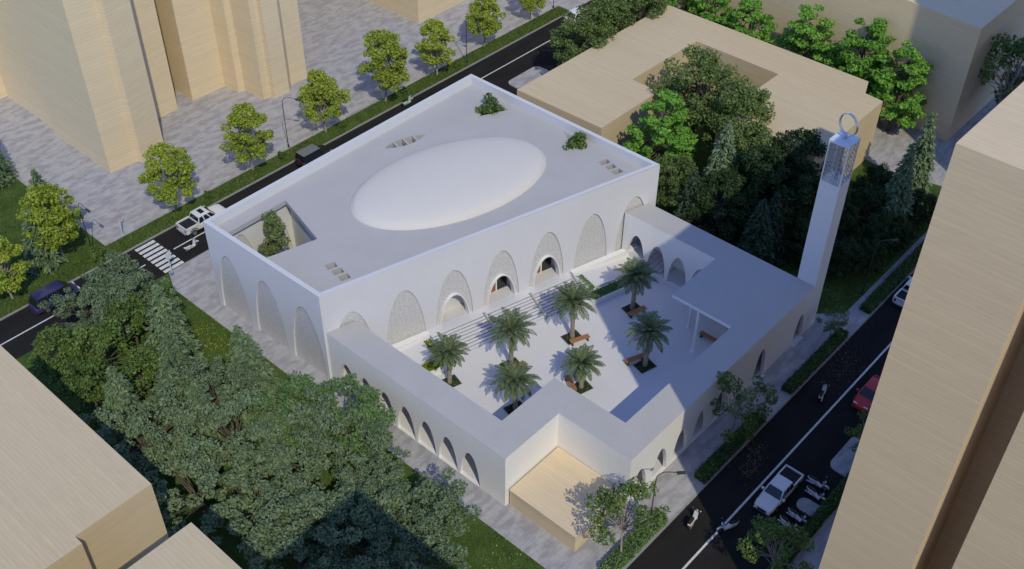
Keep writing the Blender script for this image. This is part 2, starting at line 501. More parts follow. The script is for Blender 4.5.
def rounded(x0, x1, y0, y1, r=None, ends=(1, 1)):
    r = r or (y1 - y0) / 2
    P = []
    for (cx, cy, a0) in ((x1 - r, y0 + r, -90), (x1 - r, y1 - r, 0), (x0 + r, y1 - r, 90), (x0 + r, y0 + r, 180)):
        for k in range(7):
            a = radians(a0 + 15 * k); P.append((cx + r * cos(a), cy + r * sin(a)))
    return P
def island(poly, label):
    o = struct('traffic_island', slab(poly, -.05, .14), M['paving'], label)
island(rounded(90.0, 95.9, 77.7, 81.25, .8), 'paved kerb island beside the upper road by the sand coloured building')
island(rounded(56.9, 58.3, 17.0, 19.9, .65), 'narrow paved island between two pairs of parked scooters')
island(rounded(62.4, 67.2, 17.0, 20.0, .8), 'wide paved island at the parking bay beside the tall taupe tower')

# ================================================================== MOSQUE
A = (40.68, 73.8); B = (41.0, 58.12); C_ = (76.15, 48.45); D = (76.2, 73.9)
U = np.array([.964, -.266]); NI = np.array([.266, .964])      # along the facade, into the hall
H = 10.2; RZ = 9.25
mosque = thing('mosque', 'large white mosque hall with an oval shallow dome and tall arched screens', 'mosque', (58, 62, 0))
mosque_off = np.array([58, 62, 0.])
def mpart(name, mb, mat, smooth=False, parent=None, shift=True):
    if isinstance(mb, bpy.types.Object): o = mb; o.parent = parent or mosque
    else: o = mb.build(name, mat, parent or mosque, smooth)
    if parent is None: o.location = (-58, -62, 0)
    return o

FW = Wall(B, U, NI)
Lf = float(np.hypot(C_[0] - B[0], C_[1] - B[1]))
fa = [(2.62, 2.02, 1.1, 7.2), (7.85, 2.04, 1.1, 7.2), (12.97, 2.04, 1.1, 7.25), (18.13, 2.04, 1.1, 7.28), (23.35, 2.04, 1.1, 7.28), (28.62, 2.04, 1.1, 7.3), (33.7, 2.04, 1.1, 7.4)]
mb = MB(); arch_wall(mb, FW, Lf, 0, H, fa, .28)
mpart('facade_wall', mb, M['hall'])
SW = Wall(B, (np.array(A) - np.array(B)) / np.hypot(A[0] - B[0], A[1] - B[1]), np.array([1., .02]))
Ls = float(np.hypot(A[0] - B[0], A[1] - B[1]))
sa = [(2.55, 2.2, .05, 7.5), (7.75, 2.2, .05, 7.5), (12.95, 2.2, .05, 7.5)]
mb = MB(); arch_wall(mb, SW, Ls, 0, H, sa, .2)
mpart('side_wall', mb, M['hall'])
mb = MB()
mb.face([(A[0], A[1], 0), (D[0], D[1], 0), (D[0], D[1], H), (A[0], A[1], H)])
mb.face([(C_[0], C_[1], 0), (D[0], D[1], 0), (D[0], D[1], H), (C_[0], C_[1], H)])
mpart('rear_wall', mb, M['hall'])
# coping / parapet
Ai = (41.13, 73.36); Bi = (41.44, 58.46); Ci = (75.70, 49.02); Di = (75.75, 73.45)
outer = [A, B, C_, D]; inner = [Ai, Bi, Ci, Di]
mb = MB()
for i in range(4):
    j = (i + 1) % 4
    o0, o1, i0, i1 = outer[i], outer[j], inner[i], inner[j]
    mb.face([(*o0, H), (*o1, H), (*i1, H), (*i0, H)])
    mb.face([(*i0, H), (*i1, H), (*i1, RZ - .4), (*i0, RZ - .4)])
mpart('parapet', mb, M['coping'])
# roof with openings
def fr(s, n): p = np.array(B) + U * s + NI * n; return (float(p[0]), float(p[1]))
well = [(41.5, 66.55), (46.75, 65.15), (48.52, 71.85), (41.5, 71.85)]
tri1 = [(71.05, 68.72), (74.7, 67.0), (74.7, 68.9)]
tri2 = [(75.45, 67.6), (75.45, 57.9), (73.9, 57.6), (74.3, 60.2)]
tri2 = [(75.5, 60.2), (73.75, 57.4), (75.5, 56.9)]
def vesica(c, a, b, ang, n=12):
    P = []
    for sgn in (1, -1):
        for i in range(n):
            t = -1 + 2 * i / n
            x = a * t * sgn; y = b * (1 - t * t) * -sgn
            P.append((c[0] + x * cos(ang) - y * sin(ang), c[1] + x * sin(ang) + y * cos(ang)))
    return P
FA = math.atan2(U[1], U[0])
ves = vesica((63.13, 70.72), 2.4, .66, FA)
def cell(c, w, h, ang):
    return [(c[0] + x * cos(ang) - y * sin(ang), c[1] + x * sin(ang) + y * cos(ang)) for x, y in ((-w, -h), (w, -h), (w, h), (-w, h))]
cells1 = [cell((44.95 + .12 * k, 60.35 + 1.0 * k), .48, .38, FA) for k in (-1, 0, 1)]
cells2 = [cell((73.7 + .22 * k, 52.55 + .95 * k), .52, .36, FA) for k in (-1, 0, 1)]
roof = filled('roof', [inner, well, tri1, tri2, ves] + cells1 + cells2, RZ, M['roof'])
mpart('roof', roof, None)
# lips of the openings
mb = MB()
for lp in [tri1, tri2]:
    mb = MB()
    for i in range(len(lp)):
        j = (i + 1) % len(lp); mb.face([(*lp[i], RZ), (*lp[j], RZ), (*lp[j], RZ - 3.5), (*lp[i], RZ - 3.5)])
    mb.face([(*p, RZ - 2.2) for p in lp]); mpart('roof_planting_pit', mb, M['cream'])
mb = MB()
for i in range(4):
    j = (i + 1) % 4; mb.face([(*well[i], RZ), (*well[j], RZ), (*well[j], RZ - .5), (*well[i], RZ - .5)])
mpart('roof_edge', mb, M['roof'])
# light well
wl = [(41.32, 66.3), (47.05, 64.75), (49.2, 72.35), (41.32, 72.35)]
mb = MB()
for i in range(4):
    j = (i + 1) % 4
    if i != 2: mb.face([(*wl[i], RZ - .5), (*wl[j], RZ - .5), (*wl[j], .1), (*wl[i], .1)])
    # soffit between the opening and the wall below it
    mb.face([(*well[i], RZ - .5), (*well[j], RZ - .5), (*wl[j], RZ - .5), (*wl[i], RZ - .5)])
mb.face([(*p, .12) for p in wl])
WW = Wall((41.32, 72.35), (1, 0), (0, 1))
wa = [(1.55, 1.75, .2, 8.3), (6.25, 1.55, .2, 8.3)]
arch_wall(mb, WW, 7.88, .1, RZ - .5, [(1.9, 1.7, .2, 7.9), (6.0, 1.7, .2, 7.9)], .2)
lw = mpart('light_well', mb, M['cream'])
for a in [(1.9, 1.7, .2, 7.9), (6.0, 1.7, .2, 7.9)]:
    o = arch_panel(WW, a, .18).build('arch_screen', M['lattice'], lw)
# dome
def dome_mesh(c, a, b, h, ang, z0):
    mb = MB(); n = 72; m = 14; rings = []
    prof = [(1.012, -.03), (1.012, .12)] + [(cos(pi / 2 * k / m) * .999 if k < m else 0, .12 + (h - .12) * sin(pi / 2 * k / m)) for k in range(m + 1)]
    for (r, z) in prof:
        if r < 1e-6: rings.append(None); apex = mb.vert((c[0], c[1], z0 + z)); continue
        rings.append([mb.vert((c[0] + a * r * cos(t) * cos(ang) - b * r * sin(t) * sin(ang), c[1] + a * r * cos(t) * sin(ang) + b * r * sin(t) * cos(ang), z0 + z)) for t in (2 * pi * k / n for k in range(n))])
    for r0, r1 in zip(rings, rings[1:]):
        for k in range(n):
            if r1 is None: mb.idx([r0[k], r0[(k + 1) % n], apex])
            else: mb.idx([r0[k], r0[(k + 1) % n], r1[(k + 1) % n], r1[k]])
    return mb
mpart('dome', dome_mesh((61.25, 62.4), 10.3, 5.95, 1.35, -.255, RZ), M['dome'], True)
# skylights
def skylight(loops, bars, z):
    mb = MB()
    for lp in loops:
        n = len(lp)
        for i in range(n):
            j = (i + 1) % n
            mb.face([(*lp[i], RZ), (*lp[j], RZ), (*lp[j], z), (*lp[i], z)])
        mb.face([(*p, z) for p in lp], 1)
    for (c, w, h, ang) in bars:
        q = cell(c, w, h, ang); mb.prism(q, RZ - .5, RZ + .03)
    return mb
bars = []
for t in (-1.1, .02, 1.12):
    c = (63.13 + t * cos(FA), 70.72 + t * sin(FA)); bars.append((c, -.0 + .09, .58 * (1 - (t / 2.6) ** 2), FA))
mpart('skylight', skylight([ves], bars, RZ - 1.0), [M['roof'], M['roof_shade']])['label'] = 'pointed oval skylight split by three bars'
for cl in (cells1, cells2): mpart('skylight', skylight(cl, [], RZ - .9), [M['roof'], M['roof_shade']])['label'] = 'row of three small square skylights'
# screens, entrances
for i, a in enumerate(fa):
    if i in (2, 3, 4):
        inn = (a[0] + .02, 1.52, 1.1, 4.25)
        o = mpart('arch_screen', arch_panel(FW, a, .2, inn), M['lattice'])
        # raised band round the doorway
        mb = MB(); k = 24
        for j in range(k):
            x0, x1 = -cos(pi * j / k), -cos(pi * (j + 1) / k)
            def pt(x, g_, d):
                return FW(inn[0] + (inn[1] + g_) * x, d, inn[2] + (arch_z(x, inn[2], inn[3]) - inn[2]) * (1 + g_ / 3.2))
            for (g0, g1, d0, d1) in ((0, .10, -.06, -.06), (.10, .10, -.06, .2), (0, 0, -.06, .6)):
                mb.face([pt(x0, g0, d0), pt(x1, g0, d0), pt(x1, g1, d1), pt(x0, g1, d1)])
        mpart('entrance_arch', mb, M['wall'])
        mb = MB(); c = inn[0]
        z0, z1, d0, d1 = 1.1, 5.2, .285, 1.65
        mb.face([FW(c - 1.9, d0, z0 + .005), FW(c + 1.9, d0, z0 + .005), FW(c + 1.9, d1, z0 + .005), FW(c - 1.9, d1, z0 + .005)])
        mb.face([FW(c - 1.9, d0, z0), FW(c - 1.9, d1, z0), FW(c - 1.9, d1, z1), FW(c - 1.9, d0, z1)])
        mb.face([FW(c + 1.9, d0, z0), FW(c + 1.9, d1, z0), FW(c + 1.9, d1, z1), FW(c + 1.9, d0, z1)])
        mb.face([FW(c - 1.9, d1, z0), FW(c + 1.9, d1, z0), FW(c + 1.9, d1, z1), FW(c - 1.9, d1, z1)])
        mb.face([FW(c - 1.9, d0, z1), FW(c + 1.9, d0, z1), FW(c + 1.9, d1, z1), FW(c - 1.9, d1, z1)])
        mpart('entrance_vestibule', mb, M['floor'])
        if i > 2:
            mb = MB(); mb.box(c - 1.0, c + .30, d1 - .12, d1 - .04, z0 + .02, z0 + 2.6, fr=FW)
            dr = mpart('door', mb, M['door'])
            mb = MB(); mb.box(c + .14, c + .20, d1 - .20, d1 - .13, z0 + .9, z0 + 1.3, fr=FW); mb.build('handle', M['steel'], dr)
            mb = MB(); mb.box(c + .44, c + 1.6, d1 - .12, d1 - .04, z0 + .02, z0 + 2.6, fr=FW)
            mpart('glass_door', mb, M['dark_glass'])
            mb = MB(); mb.box(c + .30, c + .44, d1 - .15, d1 - .02, z0 + .02, z0 + 2.7, fr=FW); mb.box(c - 1.55, c + 1.55, d1 - .15, d1 - .02, z0 + 2.6, z0 + 2.72, fr=FW)
            mpart('door_frame', mb, M['wall'])
    else: mpart('arch_screen', arch_panel(FW, a, .2), M['lattice'])
for a in sa: mpart('arch_screen', arch_panel(SW, a, .15), M['lattice'])
# plinth kerb along the outer bays
for (pa, pb) in ((4.9, 9.98), (26.2, 34.3)):
    mb = MB(); mb.box(pa, pb, -.55, -.02, 0, 1.3, fr=FW); mpart('plinth', mb, M['wall'])
# rain gutter shadow line at the parapet foot is left to the geometry

# entrance steps
steps = thing('entrance_steps', 'wide white stone steps rising to the arched mosque doors', 'steps', (58, 53, 0))
def sbuild(name, mb, mat, th=steps, off=(-58, -53, 0), smooth=False):
    o = mb.build(name, mat, th, smooth); o.location = off; return o
mb = MB(); mr = MB(); S0, S1 = 10.0, 26.1; nr = 9; z_c = .15; rise = (1.1 - z_c) / nr
for k in range(nr):
    n0 = -.85 - .315 * k; zt = 1.094 - rise * k
    mb.box(S0, S1, n0 - .04, n0 + .27 if k else -.004, zt - .035, zt, fr=FW)
    mr.box(S0 + .01, S1 - .01, n0, -.01, zt - rise, zt - .037, fr=FW)
sbuild('treads', mb, M['floor']); sbuild('risers', mr, M['riser'])
for s in (10.75, 15.75, 21.0, 26.0):
    mb = MB(); w = .09
    prof = [(-.5, 1.1), (-.9, 1.42), (-3.45, .55), (-3.6, .16), (-.5, .9)]
    for sd in (s - w, s + w): mb.face([FW(sd, p[0], p[1]) for p in prof])
    for p, q in zip(prof, prof[1:] + prof[:1]):
        mb.face([FW(s - w, p[0], p[1]), FW(s + w, p[0], p[1]), FW(s + w, q[0], q[1]), FW(s - w, q[0], q[1])])
    recalc(sbuild('cheek_wall', mb, M['roof']))
for sa_, sb_ in ((26.2, 35.0), (9.9, 3.0)):       # side ramps
    mb = MB()
    mb.face([FW(sa_, -.55, 1.1), FW(sb_, -.55, .17), FW(sb_, -3.0, .17), FW(sa_, -3.0, 1.1)])
    mb.face([FW(sa_, -3.0, 1.1), FW(sb_, -3.0, .17), FW(sb_, -3.0, 0), FW(sa_, -3.0, 0)])
    sbuild('ramp', mb, M['floor'])

# ------------------------------------------------------------------ foliage helpers
rng = np.random.default_rng(7)
def quads_mesh(name, P, T, Bv, mat):
    """leaf quads: centre P, half axes T and Bv (n,3); a kite outline"""
    n = len(P)
    v = np.stack([P - T, P + Bv, P + T, P - Bv], 1).reshape(-1, 3)
    me = bpy.data.meshes.new(name)
    me.vertices.add(4 * n); me.vertices.foreach_set('co', v.astype(np.float32).ravel())
    me.loops.add(4 * n); me.loops.foreach_set('vertex_index', np.arange(4 * n, dtype=np.int32))
    me.polygons.add(n); me.polygons.foreach_set('loop_start', np.arange(0, 4 * n, 4, dtype=np.int32))
    try: me.polygons.foreach_set('loop_total', np.full(n, 4, dtype=np.int32))
    except Exception: pass
    me.materials.append(mat); me.update(calc_edges=True); me.validate()
    return me

def unit(a): return a / (np.linalg.norm(a, axis=-1, keepdims=True) + 1e-9)

def leaf_axes(n, size, outward, upbias=.5, aspect=.5):
    nr = unit(rng.normal(size=(n, 3)) * .8 + outward * .7 + np.array([0, 0, upbias]))
    t = unit(np.cross(nr, rng.normal(size=(n, 3))))
    b = np.cross(nr, t)
    s = size * rng.uniform(.65, 1.3, (n, 1))
    return t * s, b * s * aspect

def clumps_to_leaves(clumps, dens, size, upbias=.5, aspect=.55, flat=1.0):
    Ps, Ts, Bs = [], [], []
    for c, r in clumps:
        n = max(6, int(dens * r * r))
        d = unit(rng.normal(size=(n, 3)))
        rad = r * rng.uniform(.25, 1, (n, 1)) ** .5
        P = np.array(c) + d * rad * np.array([1, 1, flat])
        T, Bv = leaf_axes(n, size, d, upbias, aspect)
        Ps.append(P); Ts.append(T); Bs.append(Bv)
    return np.concatenate(Ps), np.concatenate(Ts), np.concatenate(Bs)

MESH = {}
def branch_mesh(name, base_r, hgt, ends, mat, lean=.2, fork=.4):
    mb = MB(); rr = random.Random(hash(name) % 1000)
    top = (rr.uniform(-lean, lean), rr.uniform(-lean, lean), hgt)
    mid = (top[0] * .4 + rr.uniform(-.08, .08), top[1] * .4, hgt * .5)
    mb.tube([(0, 0, -.1), (0, 0, .12), mid, top], [base_r * 1.5, base_r * 1.05, base_r * .85, base_r * .62], 8)
    for e in ends:
        e = np.array(e); f = rr.uniform(fork, .95)
        s = np.array(top) * f + np.array([0, 0, 0]) if f < .9 else np.array(top)
        m = s * .55 + e * .45 + np.array([rr.uniform(-.25, .25), rr.uniform(-.25, .25), rr.uniform(-.1, .25)])
        L = np.linalg.norm(e - s)
        mb.tube([s, m, e], [base_r * .5, base_r * .3, base_r * .1], 6, cap=False)
    me = bpy.data.meshes.new(name); me.from_pydata(mb.v, [], mb.f); me.materials.append(mat)
    me.polygons.foreach_set('use_smooth', [True] * len(me.polygons)); me.update()
    return me

def crown_clumps(kind, var):
    r = np.random.default_rng(var * 17 + sum(map(ord, kind)))
    cl = []
    if kind == 'street':
        for i in range(78):
            z = r.uniform(0, 1) ** .9; a = r.uniform(0, 2 * pi)
            R = 2.75 * (sin(pi * (.2 + .76 * z)) ** .75) * r.uniform(.35, 1.05)
            cl.append(((R * cos(a), R * sin(a), 2.5 + 5.6 * z), r.uniform(.4, .8)))
    elif kind == 'olive':
        lim = [(r.uniform(.25, 1) ** .6 * 3.9, a0 + r.uniform(-.3, .3)) for a0 in np.linspace(0, 2 * pi, 9)[:-1]]
        for (R, a) in lim:
            c = np.array([R * cos(a), R * sin(a), 5.5 + r.uniform(-1.2, 1.2) - .07 * R * R * .6])
            for k in range(8):
                cl.append((tuple(c + r.normal(size=3) * np.array([.85, .85, .5])), r.uniform(.35, .8)))
        for k in range(9): cl.append(((r.normal() * 1.3, r.normal() * 1.3, 6.3 + r.uniform(-.6, .8)), r.uniform(.4, .8)))
    elif kind == 'bright':
        for i in range(60):
            a = r.uniform(0, 2 * pi); R = 3.6 * sqrt(r.uniform(.02, 1)); z = 6.2 - .16 * R * R * .7 + r.uniform(-1.3, .7)
            cl.append(((R * cos(a), R * sin(a), z), r.uniform(.45, .85)))
    elif kind == 'bush':
        for i in range(48):
            a = r.uniform(0, 2 * pi); z = r.uniform(0, 1); R = 3.0 * (1 - .55 * z) * sqrt(r.uniform(.08, 1))
            cl.append(((R * cos(a) * 1.1, R * sin(a) * 1.1, 1.0 + 5.2 * z * (1 - .1 * R) + r.uniform(-.5, .5)), r.uniform(.35, .75)))
    elif kind == 'maple':
        for t in range(6):
            z = 2.6 + t * 1.45; Rm = (2.6, 3.6, 3.5, 3.0, 2.3, 1.3)[t]
            for i in range((14, 22, 21, 17, 12, 6)[t]):
                a = r.uniform(0, 2 * pi); R = Rm * sqrt(r.uniform(.1, 1))
                cl.append(((R * cos(a), R * sin(a), z + r.uniform(-.3, .35) - .12 * R), r.uniform(.5, .85)))
    elif kind in ('dark', 'yew'):
        for i in range(110):
            a = r.uniform(0, 2 * pi); z = r.uniform(0, 1); R = 4.5 * (sin(pi * (.2 + .72 * z)) ** .7) * sqrt(r.uniform(.1, 1))
            cl.append(((R * cos(a), R * sin(a), 2.6 + 8.6 * z), r.uniform(.55, 1.1)))
    elif kind == 'airy':
        for i in range(34):
            a = r.uniform(0, 2 * pi); z = r.uniform(0, 1); R = 2.7 * (sin(pi * (.2 + .7 * z)) ** .7) * sqrt(r.uniform(.1, 1))
            cl.append(((R * cos(a), R * sin(a), 2.3 + 4.0 * z), r.uniform(.35, .7)))
    elif kind == 'well':
        for i in range(44):
            a = r.uniform(0, 2 * pi); z = r.uniform(0, 1); R = 2.1 * (1.05 - .78 * z) * sqrt(r.uniform(.1, 1))
            cl.append(((R * cos(a), R * sin(a), 3.2 + 6.0 * z), r.uniform(.3, .55)))
    elif kind == 'shrub':
        for i in range(16):
            a = r.uniform(0, 2 * pi); z = r.uniform(0, 1); R = .85 * (1 - .5 * z) * sqrt(r.uniform(.1, 1))
            cl.append(((R * cos(a), R * sin(a), .4 + 1.5 * z), r.uniform(.25, .45)))
    return cl

SPEC = {  # dens, leaf size, leaf mat, trunk (radius, height), bark, flat, upbias
    'street': (165, .15, 'l_street', (.13, 4.2), 'bark_pale', .75, .6),
    'olive': (150, .125, 'l_olive', (.20, 3.4), 'bark', .62, .9),
    'bright': (150, .13, 'l_bright', (.18, 3.6), 'bark', .7, .8),
    'bush': (130, .15, 'l_bush', (.14, 2.6), 'bark', .8, .5),
    'maple': (110, .21, 'l_maple', (.17, 8.6), 'bark', .45, .9),
    'dark': (88, .17, 'l_dark', (.26, 7.0), 'bark', .8, .5),
    'yew': (95, .19, 'l_yew', (.26, 7.0), 'bark', .8, .5),  # same tree as 'dark', its leaf colour lowered to paint shade
    'airy': (120, .125, 'l_bush', (.09, 3.4), 'bark_pale', .75, .5),
    'well': (190, .11, 'l_well', (.09, 6.5), 'bark', .8, .4),
    'shrub': (240, .11, 'l_bush', (.05, .9), 'bark', .8, .5),
}
def conifer_mesh(var, H_, R_, droop):
    Ps, Ts, Bs = [], [], []
    r = np.random.default_rng(100 + var)
    tiers = int(H_ * 2.0)
    for t in range(tiers):
        z = .7 + (H_ - .9) * t / (tiers - 1); Rm = R_ * (1 - (z / H_)) ** .8 + .12
        nb = max(5, int(6 + Rm * 4.5)); off = r.uniform(0, 6.28)
        for k in range(nb):
            a = off + 2 * pi * k / nb + r.uniform(-.2, .2); L = Rm * r.uniform(.75, 1.12)
            n = max(5, int(L * 13))
            s = r.uniform(.08, 1, n) ** .75 * L
            zz = z - droop * (s / max(R_, .1)) ** 1.4 * R_ + .10 * np.sin(s * 2)
            d = np.array([cos(a), sin(a), 0]); p = np.array([-sin(a), cos(a), 0])
            lat = r.normal(size=n) * (.11 + .16 * (1 - s / (L + .01)) * 1.2) * L * .38
            P = d * s[:, None] + p * lat[:, None]; P[:, 2] += zz + r.normal(size=n) * .09
            dirv = unit(d * .8 + p * np.sign(lat)[:, None] * r.uniform(.2, .9, (n, 1)) + np.array([0, 0, -.35]) + r.normal(size=(n, 3)) * .25)
            nn = unit(np.array([0, 0, 1.]) + r.normal(size=(n, 3)) * .5)
            b = unit(np.cross(nn, dirv))
            sz = r.uniform(.20, .36, (n, 1))
            Ps.append(P); Ts.append(dirv * sz); Bs.append(b * sz * .34)
    # leader
    n = 30; P = np.zeros((n, 3)); P[:, 2] = H_ - r.uniform(0, .9, n); P[:, :2] = r.normal(size=(n, 2)) * .09
    dv = unit(r.normal(size=(n, 3)) * .5 + np.array([0, 0, .8])); b = unit(np.cross(dv, r.normal(size=(n, 3))))
    Ps.append(P); Ts.append(dv * .22); Bs.append(b * .07)
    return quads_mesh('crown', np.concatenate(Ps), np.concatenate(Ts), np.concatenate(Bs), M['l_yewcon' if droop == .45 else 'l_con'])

def tree_meshes(kind, var):
    k = (kind, var)
    if k in MESH: return MESH[k]
    if kind.startswith('conifer'):
        Hc, Rc, dr = {'conifer': (10.5, 2.7, .36), 'conifer_weeping': (9.0, 3.1, .55), 'conifer_small': (6.0, 1.9, .3), 'conifer_dark': (9.5, 2.9, .45)}[kind]
        crown = conifer_mesh(var + len(kind), Hc, Rc, dr)
        mb = MB().tube([(0, 0, -.1), (0, 0, Hc * .5), (0, 0, Hc * .96)], [.2, .13, .02], 7)
        tm = bpy.data.meshes.new('trunk'); tm.from_pydata(mb.v, [], mb.f); tm.materials.append(M['bark'])
    else:
        dens, sz, lm, (tr, th), bk, flat, ub = SPEC[kind]
        cl = crown_clumps(kind, var)
        crown = quads_mesh('crown', *clumps_to_leaves(cl, dens / 0.55 * (.16 / sz) ** .6, sz, ub, .55, flat), M[lm])
        ends = [c for c, r_ in cl][::max(1, len(cl) // 20)]
        tm = branch_mesh('trunk', tr, th, ends, M[bk], lean=.25 if kind != 'olive' else .5, fork=.35 if kind in ('maple', 'dark', 'yew', 'street', 'well') else .7)
    MESH[k] = (tm, crown); return MESH[k]

NAMES = {'street': 'street_tree', 'olive': 'acacia_tree', 'bright': 'broadleaf_tree', 'bush': 'bushy_tree', 'maple': 'maple_tree', 'dark': 'evergreen_tree', 'yew': 'yew_tree',
         'airy': 'young_tree', 'well': 'courtyard_tree', 'shrub': 'shrub', 'conifer': 'fir_tree', 'conifer_weeping': 'spruce_tree', 'conifer_small': 'small_fir_tree', 'conifer_dark': 'fir_tree'}
def tree(kind, x, y, label, group=None, var=0, s=1., rz=None, z=.08, zs=1.):
    tm, cm = tree_meshes(kind, var)
    r = thing(NAMES[kind], label, 'shrub' if kind == 'shrub' else 'tree', (x, y, z), rz if rz is not None else (x * 1.7 + y * 2.3) % 6.28, group, s)
    r.scale = (s, s, s * zs)
    link('stem' if kind == 'shrub' else 'trunk', tm, r); link('foliage' if kind == 'shrub' else 'crown', cm, r)
    return r

# hedge box of leaves
def hedge(name, poly_fn, label, mat='l_hedge', h=.7, z=.1, n_per=170, size=.09, cat='hedge', group=None):
    """poly_fn: frame(s in 0..L, d in 0..W) -> xy ; L, W"""
    fn, L, Wd = poly_fn
    r = np.random.default_rng(int(L * 31 + Wd * 7) + len(label))
    n = int(n_per * (L * Wd + 2 * h * (L + Wd)))
    s = r.uniform(0, L, n); d = r.uniform(0, Wd, n); zz = r.uniform(.05, h, n)
    pick = r.uniform(0, 1, n); at_ = L * Wd / (L * Wd + 2 * h * (L + Wd))
    topm = pick < at_; zz[topm] = h + r.normal(size=topm.sum()) * .05
    side = ~topm; e = r.integers(0, 2, n); lon = r.uniform(0, 1, n) < L / (L + Wd)
    m1 = side & lon; d[m1] = e[m1] * Wd; m2 = side & ~lon; s[m2] = e[m2] * L
    rr_ = min(.35, Wd * .35)
    P = np.array([(*fn(a, b), z + c) for a, b, c in zip(s, d, zz)]); P += r.normal(size=P.shape) * .05
    c0 = np.array([*fn(L / 2, Wd / 2), z]); P = P - c0
    T, Bv = leaf_axes(n, size, np.zeros((n, 3)) + np.array([0, 0, .4]), .5, .6)
    root = thing(name, label, cat, tuple(c0), 0, group)
    link('foliage', quads_mesh('foliage', P, T, Bv, M[mat]), root)
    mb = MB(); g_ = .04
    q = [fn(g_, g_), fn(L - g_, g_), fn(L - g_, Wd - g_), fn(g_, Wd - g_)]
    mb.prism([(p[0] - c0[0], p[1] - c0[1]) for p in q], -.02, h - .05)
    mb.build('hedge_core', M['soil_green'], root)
    return root
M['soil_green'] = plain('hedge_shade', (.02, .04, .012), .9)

# planters by the steps
def planter(s0, s1, leg_s, label, hl):
    r = thing('planter', label, 'planter', (58, 52, 0))
    mb = MB()
    lo, hi = min(s0, s1), max(s0, s1)
    mb.box(lo, hi, -4.5, -3.1, 0, .72, fr=FW)
    l0, l1 = min(leg_s, leg_s + (.9 if s1 > s0 else -.9)), max(leg_s, leg_s + (.9 if s1 > s0 else -.9))
    mb.box(l0, l1, -3.098, -.75, 0, .86, fr=FW)
    o = mb.build('planter_wall', M['wall'], r); o.location = (-58, -52, 0)
    n = 5200; rr = np.random.default_rng(3)
    s = np.concatenate([rr.uniform(lo + .1, hi - .1, n), rr.uniform(l0 + .1, l1 - .1, 1800)]); d = np.concatenate([rr.uniform(-4.3, -3.3, n), rr.uniform(-3.1, -.9, 1800)])
    zz = np.concatenate([rr.uniform(.7, .9, n), rr.uniform(.84, 1.1, 1800)])
    P = np.array([FW(a, b, c) for a, b, c in zip(s, d, zz)]) - np.array([58, 52, 0])
    T, Bv = leaf_axes(len(P), .10, np.zeros((len(P), 3)) + np.array([0, 0, .3]), .5, .5)
    h_ = link('hedge_plants', quads_mesh('hedge_plants', P, T, Bv, M[hl]), r)
    return r
planter(25.9, 33.2, 26.2, 'white planter box with low green hedge right of the mosque steps', 'l_bright')
planter(10.2, 4.0, 9.9, 'white planter box with yellow green hedge left of the mosque steps', 'l_yellow')

# ================================================================== COURTYARD ARCADE
WZ = 5.95
arc = thing('courtyard_arcade', 'low white flat-roofed arcade enclosing the palm courtyard', 'arcade', (58, 38, 0))
AOFF = (-58, -38, 0)
def apart(name, mb, mat, smooth=False):
    if isinstance(mb, bpy.types.Object): o = mb; o.parent = arc
    else: o = mb.build(name, mat, arc, smooth)
    o.location = AOFF; return o
Yh = lambda x: B[1] + (x - B[0]) * U[1] / U[0]          # facade line
wo = [(41.2, Yh(41.2)), (41.2, 37.1), (47.6, 37.1), (47.6, 29.8), (75.2, 29.8), (75.2, Yh(75.2))]
wi = [(72.4, Yh(72.4)), (72.4, 38.8), (65.55, 38.8), (65.55, 32.5), (50.4, 32.5), (50.4, 39.95), (43.92, 39.95), (43.92, Yh(43.92))]
poly = wo + wi
apart('roof', filled('roof', [poly], WZ, M['roof']), None)
# soffit over the open parts
apart('ceiling', filled('ceiling', [[(72.75, Yh(72.7)), (72.75, 32.5), (74.85, 32.5), (74.85, Yh(74.9))]], WZ - .35, M['wall'], up=False), None)
mb = MB()
W1 = Wall((41.2, 37.1), (0, 1), (1, 0))
arch_wall(mb, W1, Yh(41.2) - 37.1, 0, WZ, [(y - 37.1, 1.1, .16, 3.5) for y in (41.0, 43.5, 46.0, 48.47, 50.94, 53.4, 55.82)], .32, through=True, top=False)
apart('left_outer_wall', mb, M['wall'])
mb = MB()
mb.face([(43.2, 37.5, .15), (43.2, Yh(43.2), .15), (43.2, Yh(43.2), 5.6), (43.2, 37.5, 5.6)])
mb.face([(41.5, 37.5, .15), (43.2, 37.5, .15), (43.2, 37.5, 5.6), (41.5, 37.5, 5.6)])
mb.face([(48.0, 32.05, .15), (75.0, 32.05, .15), (75.0, 32.05, 5.6), (48.0, 32.05, 5.6)])
for x in (48.0, 75.0): mb.face([(x, 30.1, .15), (x, 32.05, .15), (x, 32.05, 5.6), (x, 30.1, 5.6)])
mb.face([(41.5, 37.5, 5.6), (43.2, 37.5, 5.6), (43.2, Yh(43.2), 5.6), (41.5, Yh(41.5), 5.6)])
mb.face([(48.0, 30.1, 5.6), (75.0, 30.1, 5.6), (75.0, 32.05, 5.6), (48.0, 32.05, 5.6)])
apart('passage_wall', mb, M['wall'])
mb = MB()
mb.face([(41.21, 37.5, .154), (43.2, 37.5, .154), (43.2, Yh(43.2), .154), (41.21, Yh(41.21), .154)])
mb.face([(48.0, 29.81, .154), (75.0, 29.81, .154), (75.0, 32.05, .154), (48.0, 32.05, .154)])
apart('passage_floor', mb, M['floor'])
mb = MB(); mb.face([(41.2, 37.1, 0), (47.6, 37.1, 0), (47.6, 37.1, WZ), (41.2, 37.1, WZ)])
mb.face([(47.6, 29.8, 0), (47.6, 37.1, 0), (47.6, 37.1, WZ), (47.6, 29.8, WZ)])
apart('corner_wall', mb, M['wall'])
mb = MB(); W3 = Wall((47.6, 29.8), (1, 0), (0, 1))
